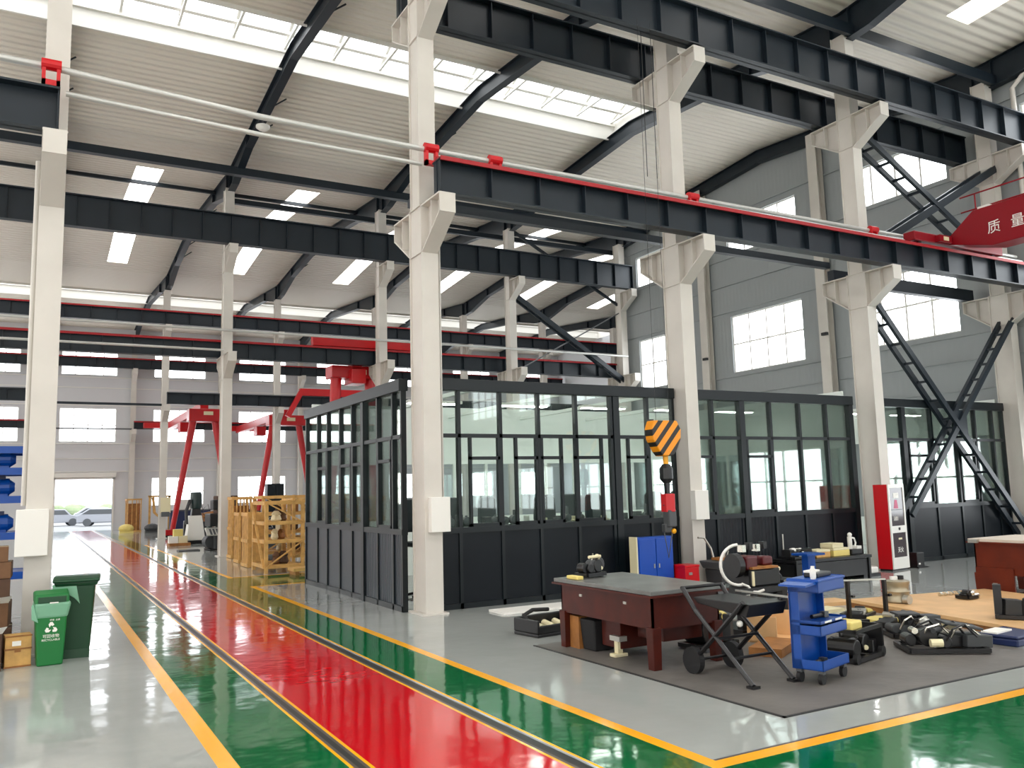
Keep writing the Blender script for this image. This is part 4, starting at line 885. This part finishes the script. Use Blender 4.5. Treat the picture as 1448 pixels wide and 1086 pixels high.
MB().box(-.42,.6,-.25,.25,0,.09).build('shell','navy',t,bevel=.02); MB().box(-.42,.6,-.25,.25,.09,.13).build('lid','navy',t,bevel=.02); MB().box(-.05,.15,-.27,-.25,.05,.08).build('latch','alu',t); MB().bx(-.2,.1,.14,.4,.2,.02).build('white_sheet','white_paper',t)
# --- plywood platform with things on it
px = [(11.9,9.95),(11.18,6.4),(14.0,5.85),(14.72,9.38)]
t = thing('plywood_platform','large pale plywood sheets laid on the floor beside the rust-red workbench','plywood',(12.9,8,0))
MB().prism(px,'z',.09,.14).build('sheet','plywood',t); MB().prism([(12.9+(a-12.9)*.985,8+(b-8)*.985) for a,b in px],'z',0,.09).build('base_boards','wood_dark',t)
tag(MB().bx(11.9,10.5,.03,.9,.5,.06,rz=-.2).build('plywood_offcut','plywood',org=(11.9,10.5,0)),'small plywood offcut behind the platform corner','plywood')
t = thing('steel_canister','ribbed steel canister standing on the plywood','canister',(12.55,9.35,.14))
MB().lathe([(.17,.14),(.19,.16),(.19,.20),(.175,.22),(.175,.30),(.19,.32),(.175,.34),(.175,.42),(.19,.44),(.19,.48),(.12,.50)],12.55,9.35,24).build('shell','steel_can',t,smooth=True)
MB().cyl((12.48,9.35,.50),(12.48,9.35,.55),.06).build('cap','white_paper',t); MB().cyl((12.62,9.33,.50),(12.62,9.33,.56),.05).build('valve','black_metal',t)
t.location.x -= .38; t.location.y -= .14
MB().cyl((12.47,9.08,.21),(12.47,9.17,.21),.07,14).build('outlet','alu',t)
assembly('clamp_stand','black U-shaped clamp stand at the far corner of the plywood','stand',(11.98,7.12,.14),-1.0,(.6,.3,.3),53,hoses=0,accents=('dark_grey','black_metal','black_metal'))
for dx in (-.28,.28): MB().box(dx-.05,dx+.05,-.08,.08,0,.46).build('upright','black_metal',bpy.data.objects['clamp_stand'])
assembly('chuck_part','small dark chuck on the plywood near the rust-red workbench','chuck',(13.3,8.78,.14),0,(.24,.2,.14),57,hoses=0,accents=('chrome','chrome','dark_grey'))
for k in range(4):
    x = 13.28+k*.12; tag(MB().cyl((x,9.25-.02*k,.17),(x+.09,9.28-.02*k,.17),.03,10).build('pipe_fitting','chrome',org=(x,9.25,.14)),'small chrome pipe fitting lying on the plywood edge','fitting','chrome fittings on the plywood')
# --- along the office wall
t = thing('tool_cabinet','blue steel cabinet against the office wall beside the white column','cabinet',(10.72,13.6,0))
MB().box(10.28,11.16,13.5,13.72,.06,1.10).build('body','blue_cabinet',t,bevel=.008); MB().box(10.25,10.28,13.49,13.72,.06,1.11).build('side_panel','cream',t)
MB().box(10.31,10.71,13.48,13.5,.1,1.06).build('door','blue_cabinet',t,bevel=.004); MB().box(10.73,11.13,13.48,13.5,.1,1.06).build('door','blue_cabinet',t,bevel=.004)
for x in (10.66,10.78): MB().box(x-.012,x+.012,13.465,13.48,.5,.58).build('handle','alu',t)
for x in (10.36,11.08): MB().box(x-.04,x+.04,13.52,13.7,0,.06).build('foot','black_metal',t)
t = thing('red_toolbox','small red metal box on the floor at the foot of the column','box',(11.37,13.38,0))
MB().box(11.20,11.55,13.2,13.55,.0,.48).build('body','fire_red',t,bevel=.01); MB().box(11.19,11.56,13.19,13.56,.48,.53).build('lid','fire_red',t,bevel=.01); MB().box(11.28,11.36,13.185,13.2,.34,.39).build('latch','alu',t)
t = thing('parts_washer','dark grey tub-shaped parts washer with a bent lamp arm beside the column','washer',(12.72,13.3,0))
MB().taper(12.72,13.3,.0,.40,.56,.46,.6,.5).build('cabinet','dark_grey',t,bevel=.02); MB().taper(12.72,13.3,.40,.56,.66,.56,.78,.66).build('basin','grey_metal',t,bevel=.03)
MB().tube([(12.55,13.4,.56),(12.5,13.42,.80),(12.36,13.45,1.02),(12.2,13.45,1.03)],.02,8).build('lamp_arm','alu',t,smooth=True); MB().tube([(12.72,13.25,.5),(12.76,13.2,.75),(12.70,13.2,.78),(12.66,13.25,.56)],.016,8).build('tap','alu',t,smooth=True)
MB().bx(12.72,13.25,.60,.5,.3,.05,rz=.1).build('parts_tray','wood_dark',t); t.location.x -= .42
MB().tube([(12.55,13.05,.45),(12.6,12.99,.25),(12.68,13.0,.1)],.014,8).build('hose','grey_metal',t)
t = thing('low_table','low black table of parts in front of the office wall','table',(14.6,12.9,0))
MB().box(13.6,15.9,12.6,13.3,.44,.5).build('top','black_metal',t)
for x in (13.65,15.85):
    for y in (12.65,13.25): MB().box(x-.03,x+.03,y-.03,y+.03,0,.44).build('leg','black_metal',t)
MB().box(13.62,15.88,12.65,13.25,.08,.42).build('shelf_box','black_metal',t)
assembly('valve_block','black valve block with chrome pipes on the low table','valve',(14.0,12.95,.5),0,(.6,.4,.22),61,accents=('chrome','white_plastic','chrome'),hoses=2)
tag(MB().cyl((14.0,13.3,.5),(14.0,13.3,1.0),.014).build('slim_rod','alu',org=(14,13.3,.5)),'thin bright rod standing behind the low table','rod')
for k,(x,z,sx,sz,m,lb) in enumerate(((14.62,.5,.42,.16,'wood','pale wooden case on the low table'),(15.18,.5,.5,.17,'yellow_pad','yellowish long case on the low table'),(15.08,.67,.34,.10,'cream','cream case stacked on the yellowish case'))):
    e = thing('parts_case',lb,'case',(x,12.95,z)); MB().box(x-sx/2,x+sx/2,12.78,13.12,z,z+sz*.7).build('shell',m,e,bevel=.01); MB().box(x-sx/2,x+sx/2,12.78,13.12,z+sz*.7,z+sz).build('lid','cream',e,bevel=.01)
t = thing('air_pump','black and white air pump with a white coil at the end of the low table','pump',(15.66,12.92,.5))
MB().box(15.5,15.84,12.78,13.06,.5,.62).build('base','black_metal',t,bevel=.02); MB().cyl((15.62,12.92,.62),(15.62,12.92,.88),.05).build('column','white_plastic',t); MB().tube([(15.64,12.9,.86),(15.74,12.9,.84),(15.78,12.9,.74),(15.74,12.9,.64)],.02,8).build('coil','white_plastic',t,smooth=True); MB().ball((15.63,12.92,.92),.05).build('cap','white_plastic',t,smooth=True); MB().box(15.7,15.84,12.8,13.0,.62,.68).build('white_block','white_plastic',t)
t = thing('blue_stand','blue post and plate partly behind the tool trolley','stand',(13.4,12.1,0)); MB().box(13.3,13.5,12.02,12.18,0,.66).build('post','blue_paint',t); MB().box(13.15,13.65,11.9,12.3,.66,.70).build('plate','blue_paint',t)
t = thing('white_case','low white case on a black base standing alone on the grey floor','case',(16.1,13.0,0)); MB().box(15.82,16.38,12.78,13.2,0,.06).build('base','black_metal',t); MB().box(15.85,16.35,12.8,13.18,.06,.2).build('lid','white_plastic',t,bevel=.03)
# --- fire cabinet
t = thing('fire_cabinet','tall red and white fire equipment cabinet leaning against the white column','cabinet',(17.65,13.4,0),math.radians(9),local=True)
MB().box(-.36,.36,-.17,.17,.04,1.98).build('body','fire_red',t); MB().box(-.34,.34,-.15,.15,0,.04).build('plinth','black_metal',t)
fr = MB().box(-.36,-.30,-.20,-.17,.04,1.98).box(.30,.36,-.20,-.17,.04,1.98)
for a,b in ((.04,.30),(.86,1.02),(1.90,1.98)): fr.box(-.30,.30,-.20,-.17,a,b)
fr.build('door_frame','white_plastic',t); MB().box(-.365,-.355,-.20,.17,.04,1.98).build('edge_trim','white_plastic',t) if False else None
MB().box(-.30,.30,-.185,-.175,1.02,1.90).build('upper_glass','dark_glass',t); MB().box(-.30,.30,-.185,-.175,.30,.86).build('lower_glass','dark_glass',t)
MB().box(-.30,.30,-.187,-.185,1.38,1.40).build('shelf_line','grey_metal',t)
MB().prism([(-.14,1.42),(.06,1.42),(.02,1.62),(-.08,1.62)],'y',-.188,-.186).build('pink_cone','pink',t)
MB().box(-.13,.11,-.189,-.186,1.66,1.78).build('white_emblem','white_paper',t)
text('lettering','消防',.11,'white_paper',t,(-.08,-.188,1.18),(PI/2,0,0)); text('lettering','灭火',.13,'white_paper',t,(.03,-.188,.46),(PI/2,0,0)); MB().box(-.03,.13,-.189,-.186,.70,.74).build('small_plate','cream',t)
MB().box(-.02,.04,-.215,-.2,.92,.98).build('lock','black_metal',t)
t = thing('speaker_box','small dark box on the floor beside the fire cabinet','box',(18.42,13.35,0)); MB().box(18.3,18.56,13.24,13.48,0,.36).build('case','black_metal',t,bevel=.015); MB().box(18.28,18.66,13.2,13.5,0,.03).build('base','black_metal',t); MB().box(18.34,18.4,13.235,13.24,.08,.12).build('label_sheet','white_paper',t)
# ================================================================ CRATES AND MACHINES ALONG THE LANE
def slat_crate(x, y, w, d, h, label, n=5, mid=True, rz=0):
    t = thing('slatted_crate', label, 'crate', (x,y,0), rz, 'wooden crates beside the office', local=True)
    for a in (-w/2,w/2):
        for b in (-d/2,d/2): MB().box(a-.03,a+.03,b-.03,b+.03,0,h).build('post','wood',t)
    for face in ('x','y'):
        nn = n
        for k in range(1,nn):
            f = k/nn
            if face == 'x': MB().box(-w/2-.035,-w/2-.015,-d/2+d*f-.025,-d/2+d*f+.025,.05,h-.02).build('slat','wood',t)
            else: MB().box(-w/2+w*f-.025,-w/2+w*f+.025,-d/2-.035,-d/2-.015,.05,h-.02).build('slat','wood',t)
    for z in (.06,h*.48,h-.06) if mid else (.06,h-.06):
        m = MB().box(-w/2-.05,w/2+.05,-d/2-.055,-d/2-.035,z-.05,z+.05).box(-w/2-.055,-w/2-.035,-d/2-.05,d/2+.05,z-.05,z+.05).box(-w/2,w/2,d/2,d/2+.02,z-.05,z+.05).box(w/2,w/2+.02,-d/2,d/2,z-.05,z+.05)
        m.build('rail','wood',t)
    MB().box(-w/2+.05,w/2-.05,-d/2+.05,d/2-.05,.1,h*.85).build('contents','wood_dark',t)
    return t
slat_crate(6.32,30.9,.6,.7,2.1,'tall pale slatted crate half hidden by the second-row column',5)
slat_crate(6.02,28.5,.5,.7,1.6,'narrow slatted crate between the column and the broad slatted crate',5)
slat_crate(5.86,26.7,.42,.8,1.62,'broad slatted crate with a solid top board beside the lane',8)
def open_rack(x0, x1, y0, y1, levels, label, braces=True):
    t = thing('timber_rack', label, 'rack', ((x0+x1)/2,(y0+y1)/2,0), group='timber racks beside the office')
    h = levels[-1]+.06; nx = max(1, round((x1-x0)/1.1)); P = [x0+(x1-x0)*i/nx for i in range(nx+1)]
    for x in P:
        for y in (y0,y1): MB().box(x-.045,x+.045,y-.045,y+.045,0,h).build('post','wood',t)
    for z in levels:
        MB().box(x0,x1,y0-.06,y0-.02,z-.05,z+.05).box(x0,x1,y1+.02,y1+.06,z-.05,z+.05).box(x0-.06,x0-.02,y0,y1,z-.05,z+.05).box(x0+.03,x1-.03,y0,y1,z-.01,z+.02).build('shelf','wood',t)
    if braces:
        for i, (a, b) in enumerate(zip(P, P[1:])):
            za, zb = (levels[i%len(levels)], levels[min(i%len(levels)+1,len(levels)-1)])
            if zb > za: MB().bar((a,y0-.07,za),(b,y0-.07,zb),.03,.07,up=(0,1,0)).build('brace','wood',t)
        for a, b in zip(P, P[1:]): MB().bar((b,y0-.10,levels[-2]),(a,y0-.10,levels[-1]),.03,.06,up=(0,1,0)).build('brace','wood',t); MB().bar((a,y0-.10,levels[0]),(b,y0-.10,levels[1]),.03,.06,up=(0,1,0)).build('brace','wood',t)
        MB().bar((x0-.07,y0,levels[0]),(x0-.07,y1,levels[-1]),.03,.07,up=(1,0,0)).build('brace','wood',t)
    return t
open_rack(5.6,6.6,23.9,25.4,(.18,.85,1.35,1.9),'honey-coloured timber rack at the lane edge, nearest the office corner')
open_rack(6.85,9.8,25.8,27.0,(.30,.80,1.28,1.95),'long timber rack behind the office corner filled with brown castings')
open_rack(6.6,9.6,28.6,29.8,(.25,.9,1.5,2.05),'rear timber rack rising behind the slatted crates')
RC = random.Random(21); ords = ['bottom','second','third','top']
for (x0,x1,y,lv,rk) in ((5.7,6.5,24.6,(.20,.87,1.37),'lane-edge rack'),(7.0,9.7,26.3,(.32,.82,1.30),'long rack'),(6.8,9.5,29.1,(.27,.92,1.52),'rear rack')):
    for li, z in enumerate(lv):
        n = 2 if x1-x0 < 1 else 5
        for k in range(n):
            x = x0+.2+(x1-x0-.4)*(k+.5)/n; r = RC.uniform(.11,.17); h = RC.uniform(.25,.38); c = RC.choice(['wood_dark','cardboard_dark','cardboard','cream'])
            m = MB().lathe([(r*.7,z),(r,z+.06),(r*.75,z+h*.6),(r*.9,z+h*.7),(r*.4,z+h)],x,y+RC.uniform(-.25,.1),12) if RC.random()<.6 else MB().bx(x,y-.2,z+h*.45,r*1.8,r*2,h*.9,rz=RC.uniform(-.4,.4))
            tag(m.build('casting',c,org=(x,y,z)),'brown casting on the %s shelf of the %s' % (ords[li], 'honey-coloured lane-edge rack' if rk=='lane-edge rack' else rk),'casting','castings on the %s shelf of the %s' % (ords[li], rk))
t = thing('timber_skid','low honey-coloured timber skid on the green crossing stripe','skid',(6.4,22.95,0)); MB().box(6.05,7.0,22.75,23.35,.10,.18).build('deck','wood',t)
for x in (6.15,6.9): MB().box(x-.05,x+.05,22.75,23.35,0,.10).build('runner','wood_dark',t)
# machines beyond the second-row column
t = thing('powder_feeder','white tapered machine with a black head beside the lane','machine',(6.75,42.2,0))
MB().taper(6.75,42.2,.15,1.28,1.15,.9,.75,.6).build('white_hopper','white_plastic',t,bevel=.03); MB().taper(6.8,42.2,1.28,1.62,.62,.5,.5,.4).build('shoulder','black_metal',t,bevel=.03)
MB().lathe([(.33,1.6),(.36,1.7),(.36,2.25),(.30,2.36)],6.8,42.2,18).build('head','green_dark_paint',t,smooth=True); MB().box(6.2,7.3,41.7,42.7,0,.15).build('base','black_metal',t); MB().tube([(6.4,42.0,2.0),(6.15,41.9,1.5),(6.2,41.9,.9)],.1,8).build('arm','black_metal',t,smooth=True)
t.scale = (.72,.9,1.0); t.location.x -= .15
t = thing('roller_cabinet','dark green rounded cabinet on castors beside the white tapered machine','cabinet',(7.2,40.4,0)); MB().box(6.85,7.65,40.1,40.7,.2,1.15).build('body','green_dark_paint',t,bevel=.06); MB().box(6.85,7.65,40.1,40.7,1.15,1.22).build('lid','grey_metal',t,bevel=.03)
for x in (6.95,7.55): MB().cyl((x,40.2,.1),(x,40.3,.1),.1,12).build('castor','black_rubber',t); MB().box(x-.05,x+.05,40.2,40.6,.1,.2).build('fork','grey_metal',t)
assembly('milling_machine','dark machine with a tilted keyboard-like tray beside the second-row column','machine',(6.75,36.2,0),.1,(1.2,.9,1.6),71,accents=('alu','dark_grey','white_plastic'),hoses=4)
t = bpy.data.objects['milling_machine']; MB().box(-.62,.5,-.35,.4,.95,1.45).build('upper_housing','black_metal',t,bevel=.03); MB().box(-.3,.55,-.2,.4,1.45,2.15).build('column_head','cardboard_dark',t,bevel=.04); MB().box(-.5,-.1,-.3,.1,1.6,2.0).build('motor_head','black_metal',t,bevel=.04); MB().bx(-.45,-.55,.75,.75,.5,.05,rx=.6).build('control_tray','alu',t,bevel=.01)
for k in range(4): MB().bx(-.65+k*.13,-.60,.74,.08,.36,.03,rx=.6).build('key_row','dark_grey',t)
assembly('grinding_machine','brown and black grinding machine standing behind the dark tray machine','machine',(8.0,39.2,0),.0,(1.5,.9,2.0),73,main='cardboard_dark',accents=('alu','dark_grey','black_metal'),hoses=3)
assembly('drill_machine','black machine shape standing behind the red gantry leg','machine',(7.6,47.0,0),.0,(1.3,.9,1.9),77,accents=('dark_grey','wood_dark','black_metal'),hoses=2)
assembly('lathe_machine','low dark machine between the cabinet and the slatted crates','machine',(8.6,36.8,0),.1,(1.5,.8,1.5),79,main='dark_grey',accents=('alu','cardboard','dark_grey'),hoses=3)
t = thing('parts_pallet','pallet of small white and cream boxes at the lane edge before the gantry foot','pallet',(5.75,41,0)); MB().box(5.3,6.2,40.6,41.4,.0,.12).build('deck','wood_dark',t)
for k,(x,z) in enumerate(((5.5,.12),(5.9,.12),(5.7,.42))): MB().box(x-.19,x+.19,40.8,41.2,z,z+.3).build('carton',('white_paper','cream','yellow_pad')[k],t)
tag(MB().box(5.1,5.9,36.3,36.9,0,.04).build('floor_plate','dark_grey',org=(5.5,36.6,0)),'flat dark plate on the floor beside the lane','plate')
# far end beside the open door
slat_crate(5.75,61.3,.8,1.2,2.15,'orange-brown slatted crate beside the far wall column',3,False)
t = thing('timber_portal','open orange timber portal standing next to the far slatted crate','frame',(7.2,61.0,0))
for x in (6.7,7.9): MB().box(x-.06,x+.06,60.9,61.1,0,2.3).build('post','wood',t)
MB().box(6.6,8.0,60.9,61.1,2.2,2.32).build('top_rail','wood',t); MB().tube([(6.9,61,2.2),(7.0,61,1.2),(7.3,61,.9),(7.6,61,1.2),(7.7,61,2.2)],.09,8).build('hanging_belt','wood',t,smooth=True)
t = thing('work_counter','navy blue counter with pale goods near the back windows','counter',(9,60.6,0)); MB().box(7.9,10.4,60.2,61.2,.1,1.25).build('body','navy',t); MB().box(7.85,10.45,60.15,61.25,1.25,1.33).build('top','grey_metal',t); MB().box(8.3,9.9,60.4,61.0,1.33,2.0).build('pale_goods','white_plastic',t)
t = thing('dark_cabinet','tall dark cabinet standing behind the crates under the back window','cabinet',(11.6,47.5,0)); MB().box(11.1,12.0,47.2,47.8,0,2.75).build('body','dark_panel',t); MB().box(11.12,11.54,47.18,47.2,.1,2.7).build('door','dark_panel',t); MB().box(11.56,11.98,47.18,47.2,.1,2.7).build('door','dark_panel',t)
for k,(x,y) in enumerate(((5.2,59.5),(6.6,58.6))):
    tag(MB().ball((x,y,.28),.35,1.3,1,.8).box(x-.4,x+.4,y-.3,y+.3,0,.12).build('hose_coil',('yellow_pad','dark_grey')[k],org=(x,y,0)), ('yellowish coil on the floor by the far slatted crate','dark coil on the floor by the far timber frame')[k],'coil')
# a few loose parts around the workbench mat
assembly('bearing_part','flat dark part with a yellowish pad lying behind the two-post stand','machine part',(11.25,9.25,0),.4,(.5,.35,.12),83,accents=('yellow_pad','alu','cream'),hoses=1)
assembly('pump_part','dark pump part with chrome fittings on the floor behind the red test machine','machine part',(10.9,11.3,0),.3,(.7,.45,.5),87,accents=('chrome','chrome','white_plastic'),hoses=2)
assembly('motor_part','black motor part on the floor between the red test machine and low table','machine part',(12.1,11.9,0),.1,(.8,.5,.55),89,accents=('alu','dark_grey','cream'),hoses=3)
tag(MB().box(11.0,11.55,9.75,10.1,0,.05).build('cream_board','cream',org=(11.3,9.9,0)),'small cream board lying on the floor by the plywood corner','board')
